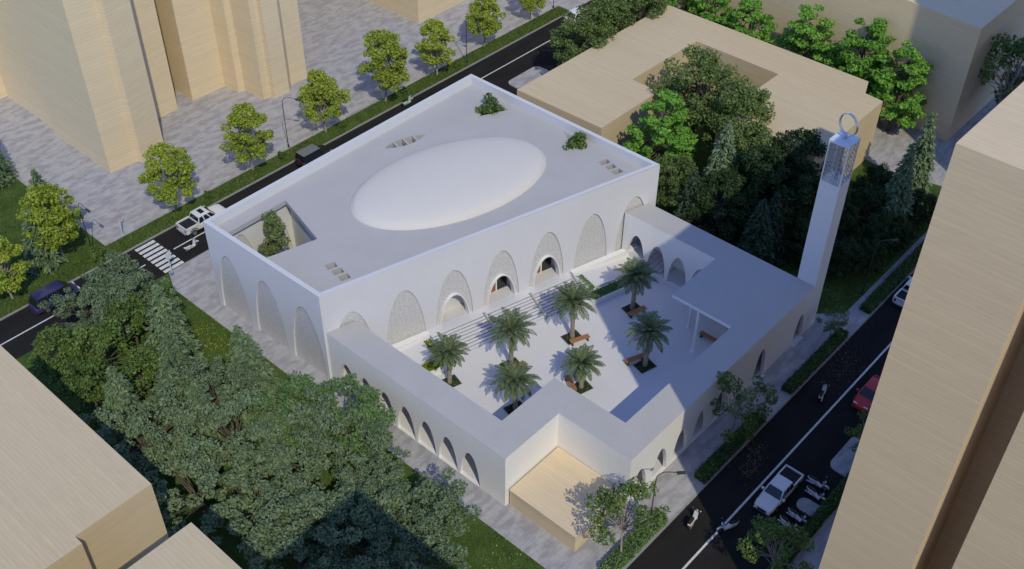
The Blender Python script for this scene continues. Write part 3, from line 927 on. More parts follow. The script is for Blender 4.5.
arch_wall(mb, W3, 27.6, 0, WZ, [(x - 47.6, 1.05, .16, 3.5) for x in (49.15, 52.0, 54.9, 57.75, 60.6)] + [(67.0 - 47.6, .95, .16, 3.9), (73.75 - 47.6, .85, .16, 3.5)], .32, through=True, top=False)
apart('street_wall', mb, M['wall'])
for x in (67.0, 73.75):
    mb = MB(); mb.box(x - .75, x + .75, 31.90, 31.98, .16, 2.9); dr = apart('door', mb, M['beige'])
    m2 = MB(); m2.box(x + .5, x + .58, 31.82, 31.89, 1.0, 1.3); m2.build('handle', M['steel'], dr)
    mb = MB(); mb.prism([(x - .9, 29.5), (x + .9, 29.5), (x + .9, 29.79), (x - .9, 29.79)], 0, .145); apart('door_step', mb, M['floor'])
mb = MB(); mb.face([(75.2, 29.8, 0), (75.2, Yh(75.2), 0), (75.2, Yh(75.2), WZ), (75.2, 29.8, WZ)])
mb.face([(74.85, 32.5, 0), (74.85, Yh(74.85), 0), (74.85, Yh(74.85), WZ - .35), (74.85, 32.5, WZ - .35)])
apart('right_outer_wall', mb, M['wall'])
# inner walls facing the court
mb = MB(); Wr = Wall((72.4, 38.8), (0, 1), (1, 0))
arch_wall(mb, Wr, Yh(72.4) - 38.8, 0, WZ, [(y - 38.8, 1.15, .165, 3.85) for y in (47.75, 45.2, 42.65, 40.1)], .35, through=True, top=False)
apart('right_inner_wall', mb, M['wall'])
mb = MB()
for (p, q) in (((50.4, 32.5), (65.55, 32.5)), ((50.4, 39.95), (50.4, 32.5)), ((43.92, 39.95), (50.4, 39.95))):
    mb.face([(*p, 0), (*q, 0), (*q, WZ), (*p, WZ)])
mb.face([(65.55, 32.5, 0), (74.85, 32.5, 0), (74.85, 32.5, WZ - .35), (65.55, 32.5, WZ - .35)])
W5 = Wall((43.92, 39.95), (0, 1), (-1, 0))
arch_wall(mb, W5, Yh(43.92) - 39.95, 0, WZ, [(y - 39.95, 1.1, .165, 3.6) for y in (41.6, 44.1, 46.6, 49.1, 51.6, 54.1)], .6, back=True)
apart('inner_wall', mb, M['wall'])
# canopy fascia and ceiling
mb = MB()
mb.face([(65.55, 32.5, WZ), (65.55, 38.8, WZ), (65.55, 38.8, WZ - .34), (65.55, 32.5, WZ - .34)])
mb.face([(65.55, 38.8, WZ), (72.4, 38.8, WZ), (72.4, 38.8, WZ - .34), (65.55, 38.8, WZ - .34)])
mb.face([(65.55, 32.5, WZ - .34), (72.4, 32.5, WZ - .34), (72.4, 38.8, WZ - .34), (65.55, 38.8, WZ - .34)])
apart('canopy_edge', mb, M['wall'])
for (x, y) in ((66.05, 36.15), (68.6, 38.4), (71.2, 38.4)):
    mb = MB().tube([(x, y, .15), (x, y, .2)], .24, 14); mb.tube([(x, y, .2), (x, y, WZ - .34)], .13, 14)
    apart('column', mb, M['wall'], False)
mb = MB()
for k in range(5):
    y0 = 44.4 + .45 * k
    mb.box(72.8, 74.84, y0, y0 + .45, .15, .15 + .16 * (k + 1))
mb.box(72.8, 74.84, 46.65, Yh(74.9) - .05, .15, 1.1)
apart('inner_steps', mb, M['floor'])
# courtyard floor
cf = [(43.9, 39.9), (50.3, 39.9), (50.3, 32.45), (74.9, 32.45), (74.9, Yh(74.9)), (43.9, Yh(43.9))]
struct('courtyard_floor', MB().prism(cf, -.05, .15), M['floor'])

# ------------------------------------------------------------------ annex box
ax = thing('annex', 'low beige timber-clad box set in the outer corner of the white arcade', 'annex', (44.5, 33.5, 0))
mb = MB().box(-2.95, 3.0, -3.35, 3.42, -.05, 2.0); o = mb.build('body', M['annex'], ax)
mb = MB().box(-2.99, 3.04, -3.39, 3.46, 1.9, 2.03)
bx_ = mb.build('roof_slab', M['annex'], ax)

# ------------------------------------------------------------------ minaret
mi = thing('minaret', 'slender white square minaret with perforated lantern and open metal ring', 'minaret', (76.15, 30.75, 0))
w = .93
mi_b = MB().box(-w, w, -w, w, 0, 17.0).build('shaft', M['wall'], mi)
mb = MB()
for sx in (-1, 1):
    for sy in (-1, 1): mb.box(sx * w - .05 * (sx + 1) , sx * w - .05 * (sx - 1), sy * w - .05 * (sy + 1), sy * w - .05 * (sy - 1), 17.0, 20.9)
mb.build('corner_post', M['wall'], mi)
for k in range(4):
    mb = MB(); a = k * pi / 2
    W_ = Wall((w * .96 * cos(a) - (-w) * -sin(a) * 0, 0), (0, 0), (0, 0))
    ux, uy = -sin(a), cos(a); ox, oy = .95 * w * cos(a), .95 * w * sin(a)
    def fp(s, d, z): return (ox + ux * s + cos(a) * d, oy + uy * s + sin(a) * d, z)
    r_ = random.Random(k)
    nx, nz = 8, 17; cw = (2 * w - .2) / nx; ch = 3.9 / nz
    for i in range(nx):
        for j in range(nz):
            s0 = -w + .1 + i * cw; z0 = 17.0 + j * ch
            t = .02
            if (i + j) % 2 == 0: mb.face([fp(s0 - .0, .0, z0), fp(s0 + t * 2, .0, z0), fp(s0 + cw, .0, z0 + ch), fp(s0 + cw - 2 * t, .0, z0 + ch)])
            else: mb.face([fp(s0 + cw - 2 * t, .0, z0), fp(s0 + cw, .0, z0), fp(s0 + 2 * t, .0, z0 + ch), fp(s0, .0, z0 + ch)])
            if r_.random() < .16: mb.face([fp(s0, .0, z0), fp(s0 + cw, .0, z0), fp(s0 + cw, .0, z0 + .05), fp(s0, .0, z0 + .035)])
            if r_.random() < .16: mb.face([fp(s0, .0, z0), fp(s0 + .05, .0, z0), fp(s0 + .05, .0, z0 + ch), fp(s0, .0, z0 + ch)])
    o = mb.build('lattice_panel', M['lattice_metal'], mi)
    sm = o.modifiers.new('thickness', 'SOLIDIFY'); sm.thickness = .03
MB().tube([(0, 0, 16.9), (0, 0, 20.9)], .16, 10).build('lantern_core', M['ring'], mi)
MB().box(-w - .01, w + .01, -w - .01, w + .01, 20.9, 21.12).build('cap', M['cap'], mi)
MB().tube([(0, 0, 21.1), (0, 0, 21.5)], [.16, .1], 10).build('finial_stem', M['ring'], mi)
mb = MB()
n = 48
for i in range(n):
    a0, a1 = 2 * pi * i / n, 2 * pi * (i + 1) / n
    cz = 22.5
    def q(a, R, d): return (d, R * cos(a), cz + R * sin(a))
    for (R0, d0, R1, d1) in ((1.0, -.10, 1.0, .10), (.91, -.10, .91, .10), (.91, -.10, 1.0, -.10), (.91, .10, 1.0, .10)):
        mb.face([q(a0, R0, d0), q(a1, R0, d0), q(a1, R1, d1), q(a0, R1, d1)])
mb.build('finial_ring', M['ring'], mi, True).rotation_euler = (0, 0, -.3)

# ================================================================== BEIGE BUILDINGS
def building(label, poly, h, mat, name='apartment_tower', cat='building', coping=True):
    c = np.mean(np.array(poly), 0)
    r = thing(name, label, cat, (float(c[0]), float(c[1]), 0))
    pl = [(p[0] - c[0], p[1] - c[1]) for p in poly]
    mb = MB(); mb.prism(pl, -.05, h, top=False, bottom=False); recalc(mb.build('wall', mat, r))
    filled('roof', [pl], h, mat, r)
    return r
# stepped tower, upper left
building('stepped beige tower at the upper left beside the west lawn',
  [(45.7, 100.65), (49.05, 100.48), (49.3, 99.72), (52.65, 100.35), (52.65, 106.1), (58.7, 106.4), (58.7, 112), (58.7, 150), (40, 150), (40, 124.4), (46.3, 124.1), (46.25, 112.2), (45.7, 112.3)], 52, M['beige_tower'])
building('stepped beige tower on the plaza right of the other stepped tower',
  [(61.0, 106.6), (65.7, 106.42), (65.95, 103.95), (66.85, 103.95), (66.98, 100.32), (68.05, 100.34), (68.1, 99.58), (70.35, 99.55), (71.45, 100.6), (73.98, 100.54), (74.0, 150), (61.0, 150)], 52, M['beige_tower'])
building('beige tower at the top edge behind the row of street trees',
  [(93.4, 100.3), (96.7, 100.3), (125, 101.2), (125, 150), (93.4, 150)], 45, M['beige_tower'])
# U-shaped two-storey block
building('two-storey sand coloured block wrapped round an open court behind the mosque',
  [(80.45, 70.95), (80.7, 59.12), (90.75, 59.08), (90.95, 62.8), (103.2, 62.6), (103.2, 51.2), (91.1, 51.3), (91.1, 39.5), (105.95, 39.58), (106.15, 41.85), (108.7, 42.8), (108.5, 70.6)], 7.54, M['beige_far'], 'courtyard_block')
building('large beige block with a shaded roof behind the maples at the top right',
  [(115.0, 34.4), (150, 34.4), (150, 100), (118.5, 78)], 14.7, M['beige_tower'], 'apartment_block')
# right foreground tower with a vertical recess
building('huge taupe tower filling the right foreground with a deep vertical recess',
  [(44.62, 12.9), (44.62, 7.75), (49.2, 7.75), (49.2, 5.76), (44.62, 5.76), (44.62, -14), (79, -14), (79, 12.6)], 44.24, M['beige_dark'])
# left foreground blocks
building('beige block with flat ribbed roof at the left edge beside the acacias',
  [(19.2, 49.3), (19.2, 69.2), (-14, 69.2), (-14, 48.5), (13.45, 48.5), (13.45, 49.3)], 13.0, M['beige'], 'apartment_block')
building('separate beige block whose roof corner shows at the bottom left edge',
  [(17.66, 41.3), (-14, 41.3), (-14, 20), (17.66, 20)], 17.5, M['beige'], 'apartment_block')
building('tall tower below the camera casting the pointed shadow over the acacias',
  [(12.4, 11.3), (-30, 11.3), (-30, -12), (12.4, -12)], 46, M['beige'])
building('second taupe tower beyond the right edge shading the maples',
  [(98.2, 12.9), (98.2, -14), (130, -14), (130, 12.9)], 52, M['beige_dark'])

# ================================================================== TREES
G1 = 'lime green street trees along the upper road verge'
st = [(27.5, 89.3, 'lime street tree at the left edge beside the dark blue van'), (34.2, 91.4, 'lime street tree on the west lawn beside the crossing sign'),
      (46.6, 89.6, 'lime street tree beside the white pickup on the upper road'), (56.8, 89.5, 'lime street tree between the pickup and the arched lamp post'),
      (67.4, 89.3, 'lime street tree just past the black jeep'), (76.9, 89.2, 'tallest lime street tree, beside the pale green scooter'),
      (85.5, 88.9, 'smaller lime street tree above the back corner of the mosque'), (95.0, 89.6, 'farthest lime street tree in front of the top beige tower'),
      (104.8, 90.2, 'lime street tree at the far end of the grass verge')]
for i, (x, y, lb) in enumerate(st):
    tree('street', x, y, lb, G1, i % 3, (.88, 1.05, .98, 1.0, .98, 1.12, .9, .9, .8)[i])
G2 = 'dark acacias massed left of the mosque'
ac = [(33.4, 78.8, 'loose acacia overhanging the upper road left of the zebra crossing', .8, 0), (30.4, 78.7, 'acacia overhanging the front of the dark blue van', .8, 1),
      (32.6, 75.6, 'acacia behind the loose one left of the zebra crossing', .9, 2),
      (24.6, 61.0, 'acacia beside the roof edge of the left beige block', 1.0, 1), (29.0, 56.2, 'acacia in the middle of the mass below the spruces', 1.05, 2),
      (32.2, 50.8, 'acacia just left of the bright green tree', 1.0, 0), (24.3, 53.6, 'acacia nearest the corner of the left beige block', 1.05, 2),
      (26.6, 49.0, 'acacia at the left tip of the pointed shadow', 1.0, 1), (34.3, 44.9, 'acacia below the bright green tree by the arcade path', .85, 1),
      (33.5, 38.7, 'acacia overhanging the grey path by the arcade corner', .95, 0), (30.2, 40.6, 'shaded acacia inside the pointed shadow', 1.05, 2),
      (25.8, 43.0, 'shaded acacia at the bottom edge of the pointed shadow', 1.05, 0), (28.6, 45.2, 'acacia at the tip of the pointed shadow', .95, 2),
      (29.5, 35.6, 'acacia at the bottom edge in the shade', 1.0, 1), (31.0, 60.8, 'acacia behind the middle spruce', .85, 0)]
for x, y, lb, s, v in ac: tree('olive', x, y, lb, G2, v, s)
tree('bright', 36.5, 50.9, 'fresh green broad tree touching the left arcade arches', None, 0, 1.2, zs=.78)
tree('bright', 34.0, 54.6, 'smaller fresh green tree behind the broad one by the arcade', None, 1, .95)
for x, y, lb, s, v in ((27.6, 72.4, 'bushy mid green tree above the left beige block', 1.1, 0), (25.3, 76.0, 'bushy tree by the lower edge of the upper road at far left', .9, 1),
                       (31.6, 74.0, 'bushy mid green tree behind the left spruce', 1.0, 1), (24.8, 70.0, 'bushy tree in the shade of the left beige block', 1.0, 0), (34.6, 74.6, 'low bushy tree beside the lawn with yellow flowers', .7, 0), (28.8, 67.8, 'bushy tree between the two upper spruces', .95, 1)):
    tree('bush', x, y, lb, 'bushy trees behind the spruces', v, s)
for x, y, lb, s, v in ((31.1, 66.0, 'blue green spruce at the top of the spruce group', .92, 0), (25.4, 65.9, 'spruce nearest the roof of the left beige block', .9, 1),
                       (34.9, 60.4, 'spruce beside the grass strip under the arched side wall', .95, 1), (29.0, 59.6, 'spruce in the middle of the group', .9, 0), (36.0, 63.6, 'small spruce against the paved path by the side wall', .75, 0), (33.2, 70.6, 'spruce farthest up, beside the low bushy tree and the lawn', 1.0, 1), (28.6, 63.2, 'spruce between the roof edge and the middle of the group', .95, 1)):
    tree('conifer_weeping', x, y, lb, 'spruces left of the mosque', v, s)
tree('conifer_small', 37.0, 99.1, 'small fir standing at the plaza edge on the west lawn', None, 0, .95)
tree('conifer', 36.4, 108.6, 'fir cut by the left edge below the stepped tower', None, 0, .85)
tree('conifer_small', 32.4, 91.6, 'dark squat fir shaded between two lime street trees', None, 1, 1.15)
tree('conifer_small', 28.0, 97.0, 'fir at the left edge on the west lawn', None, 0, 1.0)
# behind and right of the mosque
tree('maple', 85.0, 54.2, 'bright green maple against the back right corner of the mosque', None, 0, 1.1)
tree('dark', 93.6, 55.6, 'big dark tree filling the mouth of the sand block court', None, 0, 1.08)
tree('dark', 92.4, 49.2, 'dark tree spilling over the sand block roof', None, 1, .98)
tree('conifer', 84.1, 46.0, 'pale blue green fir standing among the dark trees', None, 1, 1.15)
G3 = 'dark trees shaded between the arcade and the sand block'
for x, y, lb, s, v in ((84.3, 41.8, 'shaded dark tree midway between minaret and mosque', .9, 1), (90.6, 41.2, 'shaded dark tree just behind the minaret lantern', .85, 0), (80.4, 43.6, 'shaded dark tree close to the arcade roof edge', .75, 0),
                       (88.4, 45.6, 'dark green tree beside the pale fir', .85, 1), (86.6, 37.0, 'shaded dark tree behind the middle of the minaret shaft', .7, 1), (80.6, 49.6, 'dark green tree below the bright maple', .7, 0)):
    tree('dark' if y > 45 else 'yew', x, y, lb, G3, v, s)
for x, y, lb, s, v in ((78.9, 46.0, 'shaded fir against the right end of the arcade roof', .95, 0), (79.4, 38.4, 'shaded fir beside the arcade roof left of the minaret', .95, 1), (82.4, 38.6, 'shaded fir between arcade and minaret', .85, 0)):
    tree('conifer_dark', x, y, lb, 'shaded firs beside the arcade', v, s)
tree('conifer', 101.0, 32.2, 'taller of the two firs on the lawn right of the minaret', None, 0, .9, zs=1.2)
tree('conifer', 94.2, 31.2, 'lower front fir on the lawn right of the minaret', None, 1, .88, zs=1.22)
for x, y, lb, s, v in ((95.4, 73.2, 'dense dark tree overhanging the sand block roof by the upper road', .92, 0), (104.9, 72.4, 'second dense dark tree along the sand block road side', .95, 1), (100.2, 73.4, 'middle dense dark tree of the three beside the upper road', .9, 1)):
    tree('dark', x, y, lb, 'dark trees on the road side of the sand block', v, s)
G4 = 'bright maples in front of the top right block'
for x, y, lb, s, v in ((111.6, 60.6, 'maple second from the left behind the sand block', 1.05, 0), (112.4, 67.2, 'leftmost maple behind the sand block at the top edge', 1.0, 1), (113.2, 53.2, 'layered maple at the middle of the row behind the sand block', 1.1, 1),
                       (113.6, 46.2, 'big maple in front of the shadow edge on the top right block', 1.16, 0), (112.6, 40.6, 'maple at the right end beside the path', 1.1, 1), (116.0, 72.4, 'far maple at the top edge beside the road', .95, 0)):
    tree('maple', x, y, lb, G4, v, s)
tree('airy', 118.6, 31.0, 'thin dark tree against the shaded end of the top right block', None, 0, 1.9)
tree('airy', 123.5, 31.2, 'second thin dark tree at the right edge by the top right block', None, 1, 1.8)
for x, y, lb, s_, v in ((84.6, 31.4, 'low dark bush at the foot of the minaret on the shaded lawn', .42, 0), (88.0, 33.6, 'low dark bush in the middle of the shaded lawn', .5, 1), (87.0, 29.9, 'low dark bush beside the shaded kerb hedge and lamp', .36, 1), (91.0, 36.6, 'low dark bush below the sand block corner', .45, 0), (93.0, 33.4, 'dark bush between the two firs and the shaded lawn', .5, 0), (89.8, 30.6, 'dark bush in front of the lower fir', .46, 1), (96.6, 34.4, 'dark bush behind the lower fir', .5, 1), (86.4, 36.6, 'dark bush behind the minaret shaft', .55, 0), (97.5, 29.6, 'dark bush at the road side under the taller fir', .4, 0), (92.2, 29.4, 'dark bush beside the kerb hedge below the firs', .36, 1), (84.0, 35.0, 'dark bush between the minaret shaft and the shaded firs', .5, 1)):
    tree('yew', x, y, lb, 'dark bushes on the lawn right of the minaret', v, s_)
# lower road
tree('airy', 43.6, 27.2, 'young roadside tree shading the beige annex roof', None, 0, 1.15)
tree('airy', 59.2, 27.4, 'young roadside tree in front of the shaded arcade wall', None, 1, 1.12)
tree('airy', 49.0, 17.4, 'young tree at the bottom edge beside the parked scooters', None, 0, 1.0)
tree('airy', 76.4, 27.7, 'low leaning shrub tree at the foot of the minaret', None, 1, .55)
tree('airy', 65.0, 18.2, 'small dark tree on the parking island behind the red car', None, 1, .75)
# mosque interior and roof planting
tree('well', 45.6, 70.4, 'slim green tree rising out of the mosque light well', None, 0, 1.06)
tree('shrub', 73.4, 68.35, 'round shrub in the roof opening by the back corner of the dome', None, 0, 1.95, z=RZ - 2.1)
tree('shrub', 74.35, 57.75, 'small round shrub growing through the roof beside the rear parapet', None, 1, 1.5, z=RZ - 1.5)
for i, (x, y, lb) in enumerate(((69.4, 88.6, 'low shrub on the verge beside the black jeep'), (60.4, 88.7, 'low shrub at the verge foot of the lamp post'), (50.3, 88.8, 'low shrub on the verge behind the white pickup'), (88.6, 88.5, 'low shrub on the verge near the back corner of the mosque'), (79.5, 88.5, 'low shrub on the verge beside the tallest street tree'))):
    tree('shrub', x, y, lb, 'low verge shrubs', i % 2, .55)
tree('shrub', 36.4, 87.9, 'low shrub on the verge above the leaning acacias', None, 0, 1.1)

# palms
def palm_meshes(var, Ht, Rf):
    k = ('palm', var)
    if k in MESH: return MESH[k]
    r = np.random.default_rng(50 + var)
    path = [(0, 0, -.05), (.03, 0, Ht * .3), (.05, .02, Ht * .7), (.04, .03, Ht)]
    mb = MB(); seg = 14; pts = []; rad = []
    for i in range(seg + 1):
        t = i / seg
        pts.append((.05 * sin(t * 2), .03 * t, Ht * t)); rad.append((.23 - .05 * t) * (1.06 if i % 2 else .96))
    mb.tube(pts, rad, 10)
    mb.tube([(0.04, .03, Ht - .1), (.04, .03, Ht + .3)], [.24, .1], 10)
    tm = bpy.data.meshes.new('trunk'); tm.from_pydata(mb.v, [], mb.f); tm.materials.append(M['palm_bark'])
    Ps, Ts, Bs = [], [], []
    nf = 46
    for f in range(nf):
        a = f * 2.39996 + r.uniform(-.15, .15); t0 = f / nf
        el = radians(78 - 92 * t0 + r.uniform(-7, 7)); L = Rf * r.uniform(.88, 1.08) * (.8 + .25 * sin(pi * t0))
        p = np.array([.04, .03, Ht + .15]); e = el; n = 22
        side = np.array([-sin(a), cos(a), 0]); prev = p.copy()
        for k2 in range(n):
            tt = (k2 + 1) / n
            e = el - tt * tt * 1.05 - tt * .15
            d = np.array([cos(a) * cos(e), sin(a) * cos(e), sin(e)])
            p = p + d * L / n
            upn = np.cross(side, d)
            ll = .46 * sin(pi * min(.98, .12 + tt * .86)) ** .8 * (Rf / 2.3)
            for sg in (-1, 1):
                dv = unit(d * .75 + side * sg * .85 + upn * .18 + r.normal(size=3) * .07)
                c = p + dv * ll * .5
                Ps.append(c); Ts.append(dv * ll * .55); Bs.append(unit(np.cross(dv, upn)) * .040)
            Ps.append((p + prev) / 2); Ts.append((p - prev) * .6); Bs.append(side * .028); prev = p.copy()
    cm = quads_mesh('crown', np.array(Ps), np.array(Ts), np.array(Bs), M['l_palm'])
    MESH[k] = (tm, cm); return MESH[k]
palms = [(53.35, 47.4, 'date palm left of centre in front of the arched doors', 4.2, 0, 0), (59.95, 45.6, 'tall date palm in the sunlit middle of the courtyard by the steps', 4.4, 1, 0), (55.5, 40.9, 'short date palm behind the inner arcade corner', 2.9, 2, 0),
         (66.95, 43.85, 'date palm in the shade before the right hedge planter', 4.0, 0, 1), (61.55, 38.3, 'date palm in the shade with a bench at its left', 4.0, 1, 1), (48.0, 50.0, 'date palm at the left end of the steps behind the arcade roof', 3.6, 0, 2), (49.6, 43.5, 'date palm half hidden by the arcade corner roof', 3.4, 2, 1)]
for i, (x, y, lb, Hh, v, v2) in enumerate(palms):
    tm, cm = palm_meshes(i, Hh, (2.35, 2.4, 2.1, 2.25, 2.35, 2.0, 2.25)[i])
    r = thing('palm_tree', lb, 'palm tree', (x, y, .16), i * 1.3, 'courtyard date palms')
    link('trunk', tm, r); link('crown', cm, r)
    # planting pit
    p = thing('tree_pit', ('square dark soil pit round the foot of the ' + lb)[:].split(' behind')[0], 'tree pit', (x + .0, y, .15), FA, 'palm tree pits')
    pits = ['soil pit of the palm left of centre before the arched doors', 'soil pit of the tall sunlit palm in the middle', 'soil pit of the short palm at the inner arcade corner', 'soil pit of the shaded palm before the right planter', 'soil pit of the shaded palm with the bench at its left', 'soil pit of the palm at the left end of the steps', 'soil pit of the palm half hidden by the corner roof']
    p['label'] = pits[i]
    MB().box(-.85, .85, -.65, .65, -.02, .012).build('soil', M['soil'], p)
    mb = MB()
    for (x0, x1, y0, y1) in ((-.9, .9, -.7, -.65), (-.9, .9, .65, .7), (-.9, -.85, -.65, .65), (.85, .9, -.65, .65)): mb.box(x0, x1, y0, y1, -.02, .03)
    mb.build('edging', M['steel'], p)
    rr = np.random.default_rng(i); n = 260
    P = np.stack([rr.uniform(-.8, .8, n), rr.uniform(-.6, .6, n), rr.uniform(.03, .16, n)], 1)
    T, Bv = leaf_axes(n, .07, np.zeros((n, 3)), .6, .5)
    link('ground_cover', quads_mesh('ground_cover', P, T, Bv, M['l_hedge']), p)['kind'] = 'stuff'

# benches
def bench_proto():
    r = thing('bench', '', 'bench')
    mb = MB()
    for k in range(4): mb.box(-1.0, 1.0, -.26 + k * .135, -.26 + k * .135 + .115, .40, .455)
    mb.build('seat', M['wood'], r)
    for sx in (-.8, .8):
        m = MB().box(sx - .05, sx + .05, -.22, .22, 0, .398); m.box(sx - .09, sx + .09, -.25, .25, 0, .03); m.build('leg', M['pole'], r)
    return r
bp = None
for i, (x, y, rz, lb) in enumerate(((53.3, 46.72, FA - .2, 'wooden bench in front of the palm left of centre'), (59.95, 44.72, FA - .12, 'wooden bench in front of the tall sunlit palm'), (66.68, 43.1, FA, 'wooden bench in front of the shaded palm by the right planter'),
                               (61.35, 39.35, FA - .1, 'wooden bench at the left side of the shaded palm'), (68.3, 35.9, pi / 2, 'wooden bench in deep shade under the canopy'), (55.0, 41.7, FA + 1.3, 'wooden bench half hidden behind the short palm'))):
    if bp is None:
        bp = bench_proto(); bp.location = (x, y, .15); bp.rotation_euler = (0, 0, rz); bp['label'] = lb; bp['group'] = 'courtyard benches'
    else: dup(bp, (x, y, .15), rz, lb, 'courtyard benches')

# ================================================================== HEDGES, GROUND COVER
def axis(x0, x1, y0, y1): return (lambda s, d: (x0 + s, y0 + d), x1 - x0, y1 - y0)
GH = 'clipped hedges along the near kerb of the lower road'
hedge('hedge', axis(53.9, 63.2, 26.5, 27.5), 'clipped hedge with rounded end under the middle roadside tree', group=GH)
hedge('hedge', axis(41.5, 48.6, 26.5, 27.7), 'sunlit clipped hedge under the tree by the annex', 'l_bright', group=GH)
hedge('hedge', axis(67.4, 77.5, 26.5, 27.4), 'shaded clipped hedge between the middle tree and the minaret', group=GH)
hedge('hedge', axis(81.8, 96.0, 26.5, 27.5), 'shaded clipped hedge beyond the minaret beside the road', group=GH)
hedge('hedge', axis(44, 70, 17.3, 18.0), 'long dark hedge behind the parked scooters at the foot of the taupe tower', h=.9)

def scatter(name, area, n, mat, size, zr, label, seed=1, up=.2, clump=None):
    r = np.random.default_rng(seed)
    pts = []
    poly = area
    if clump is None:
        P = np.stack([r.uniform(poly[0], poly[1], n), r.uniform(poly[2], poly[3], n), r.uniform(*zr, n)], 1)
    else:
        c = np.array(clump)[r.integers(0, len(clump), n)]
        P = np.stack([c[:, 0] + r.normal(size=n) * c[:, 2], c[:, 1] + r.normal(size=n) * c[:, 2] * .7, r.uniform(*zr, n)], 1)
        P[:, 0] = np.clip(P[:, 0], poly[0], poly[1]); P[:, 1] = np.clip(P[:, 1], poly[2], poly[3])
    T, Bv = leaf_axes(n, size, np.zeros((n, 3)), up, .5)
    o = link(name, quads_mesh(name, P, T, Bv, M[mat]))
    return tag(o, label, 'ground cover', None, 'stuff')
def blades(name, area, n, label, seed, hgt=.16, mat='blade'):
    r = np.random.default_rng(seed)
    P = np.stack([r.uniform(area[0], area[1], n), r.uniform(area[2], area[3], n), np.full(n, .10 + hgt * .45)], 1)
    T = unit(np.array([0, 0, 1.]) + r.normal(size=(n, 3)) * .45) * hgt * r.uniform(.5, 1.2, (n, 1))
    Bv = unit(np.cross(T, r.normal(size=(n, 3)))) * .035
    o = link(name, quads_mesh(name, P, T, Bv, M[mat])); return tag(o, label, 'grass', None, 'stuff')
blades('verge_grass', (24, 110, 87.6, 89.7), 26000, 'short grass growing on the strip beside the upper road', 5)
blades('lawn_grass', (25, 38.8, 31, 81), 26000, 'grass under and between the trees left of the mosque', 6)
blades('west_lawn_grass', (24, 38, 89.9, 112), 14000, 'grass of the lawn at the left edge above the road', 7)
blades('garden_grass', (79, 105, 28.6, 39), 14000, 'grass of the lawn right of the minaret', 8)
scatter('yellow_wildflowers', (35.2, 38.8, 31, 75), 260, 'petal', .055, (.2, .34), 'small yellow flowers dotted over the grass beside the mosque path', 3, .9, [(37.4, 69.5, 1.0), (37.6, 64.5, .7), (37.2, 72, 1.2), (37.4, 33.5, 1.3), (36.6, 67, .8)])
scatter('yellow_meadow', (34.5, 38.8, 62, 76), 1200, 'l_yellow', .09, (.1, .3), 'yellowish meadow plants in the grass beside the side wall path', 4, .6, [(37.2, 69.5, 1.3), (37.4, 65.0, .8), (36.2, 72.6, 1.2)])
scatter('fallen_leaves', (56, 80, 23.4, 26.2), 620, 'litter', .03, (.012, .03), 'pale fallen leaves scattered over the shaded lower road', 9, 2., [(58.6, 25.1, .95), (60.0, 25.4, .7), (57.8, 24.6, .6), (74.6, 25.2, 1.6), (73.4, 24.6, 1.2)])

# ================================================================== STREET FURNITURE
def lamp_proto(label, loc, rz):
    r = thing('street_lamp', label, 'street lamp', loc, rz, 'arched street lamps')
    MB().tube([(0, 0, 0), (0, 0, .35)], [.13, .10], 10).build('base', M['pole'], r)
    P = [(0, 0, .3), (0, 0, 3), (0, 0, 5.6)] + [(0.75 - .75 * cos(a), 0, 5.9 + .75 * sin(a)) for a in (i * pi / 12 for i in range(1, 7))] + [(1.7, 0, 6.5)]
    MB().tube(P, [.045] * 3 + [.035] * 7, 8).build('pole', M['pole'], r, True)
    h_ = MB().box(1.55, 2.2, -.12, .12, 6.38, 6.5).build('lamp_head', M['pole'], r)
    MB().box(1.65, 2.12, -.09, .09, 6.355, 6.379).build('lens', M['lampglass'], h_)
    return r
lp = lamp_proto('arched street lamp on the plaza edge in front of the stepped tower', (62.4, 90.05, .12), -.9)
dup(lp, (90.2, 88.2, .1), -pi / 2, 'arched street lamp rising behind the back corner of the mosque')
dup(lp, (47.4, 27.3, .12), -.75, 'arched street lamp on the pavement by the sunlit arcade corner')
dup(lp, (84.0, 28.45, .12), -.6, 'arched street lamp in shade beside the lawn right of the minaret')
dup(lp, (36.6, 89.7, .1), -pi / 2, 'arched street lamp beside the lime tree near the zebra crossing')
dup(lp, (109.4, 89.9, .1), -pi / 2, 'arched street lamp at the far end of the grass verge')

sg = thing('road_sign', 'red and white crossed road sign on a white post at the plaza corner', 'road sign', (40.3, 90.0, .1), .5)
MB().tube([(0, 0, 0), (0, 0, 2.5)], .055, 8).build('post', M['post_white'], sg)
for k, a in enumerate((.7, -.7)):
    m = MB(); 
    def fx(x, y, z, a=a): return (x * cos(a) , y, 2.5 + x * sin(a) + z * cos(a))
    m.box(-.55, .55, -.05 - .03 * k, -.03 - .03 * k, -.11, .11, fr=fx); m.box(-.5, .5, -.055 - .03 * k, -.0505 - .03 * k, -.055, .055, 1, fr=fx)
    m.build('sign_blade', [M['sign_red'], M['sign_white']], sg)
sg = thing('crossing_sign', 'pale square crossing sign on a white post at the mosque end of the zebra crossing', 'road sign', (40.1, 81.0, .12), .3)
MB().tube([(0, 0, 0), (0, 0, 2.75)], .055, 8).build('post', M['post_white'], sg)
m = MB(); m.box(-.38, .38, -.08, -.055, 2.1, 2.86); m.build('sign_plate', M['sign_white'], sg)
m = MB(); m.box(-.36, .36, -.055, -.05, 2.12, 2.84); m.build('sign_back', M['sign_blue'], sg)
MB().tube([(0, 0, 0), (0, 0, .14)], .17, 12).build('base', M['sign_blue'], sg)

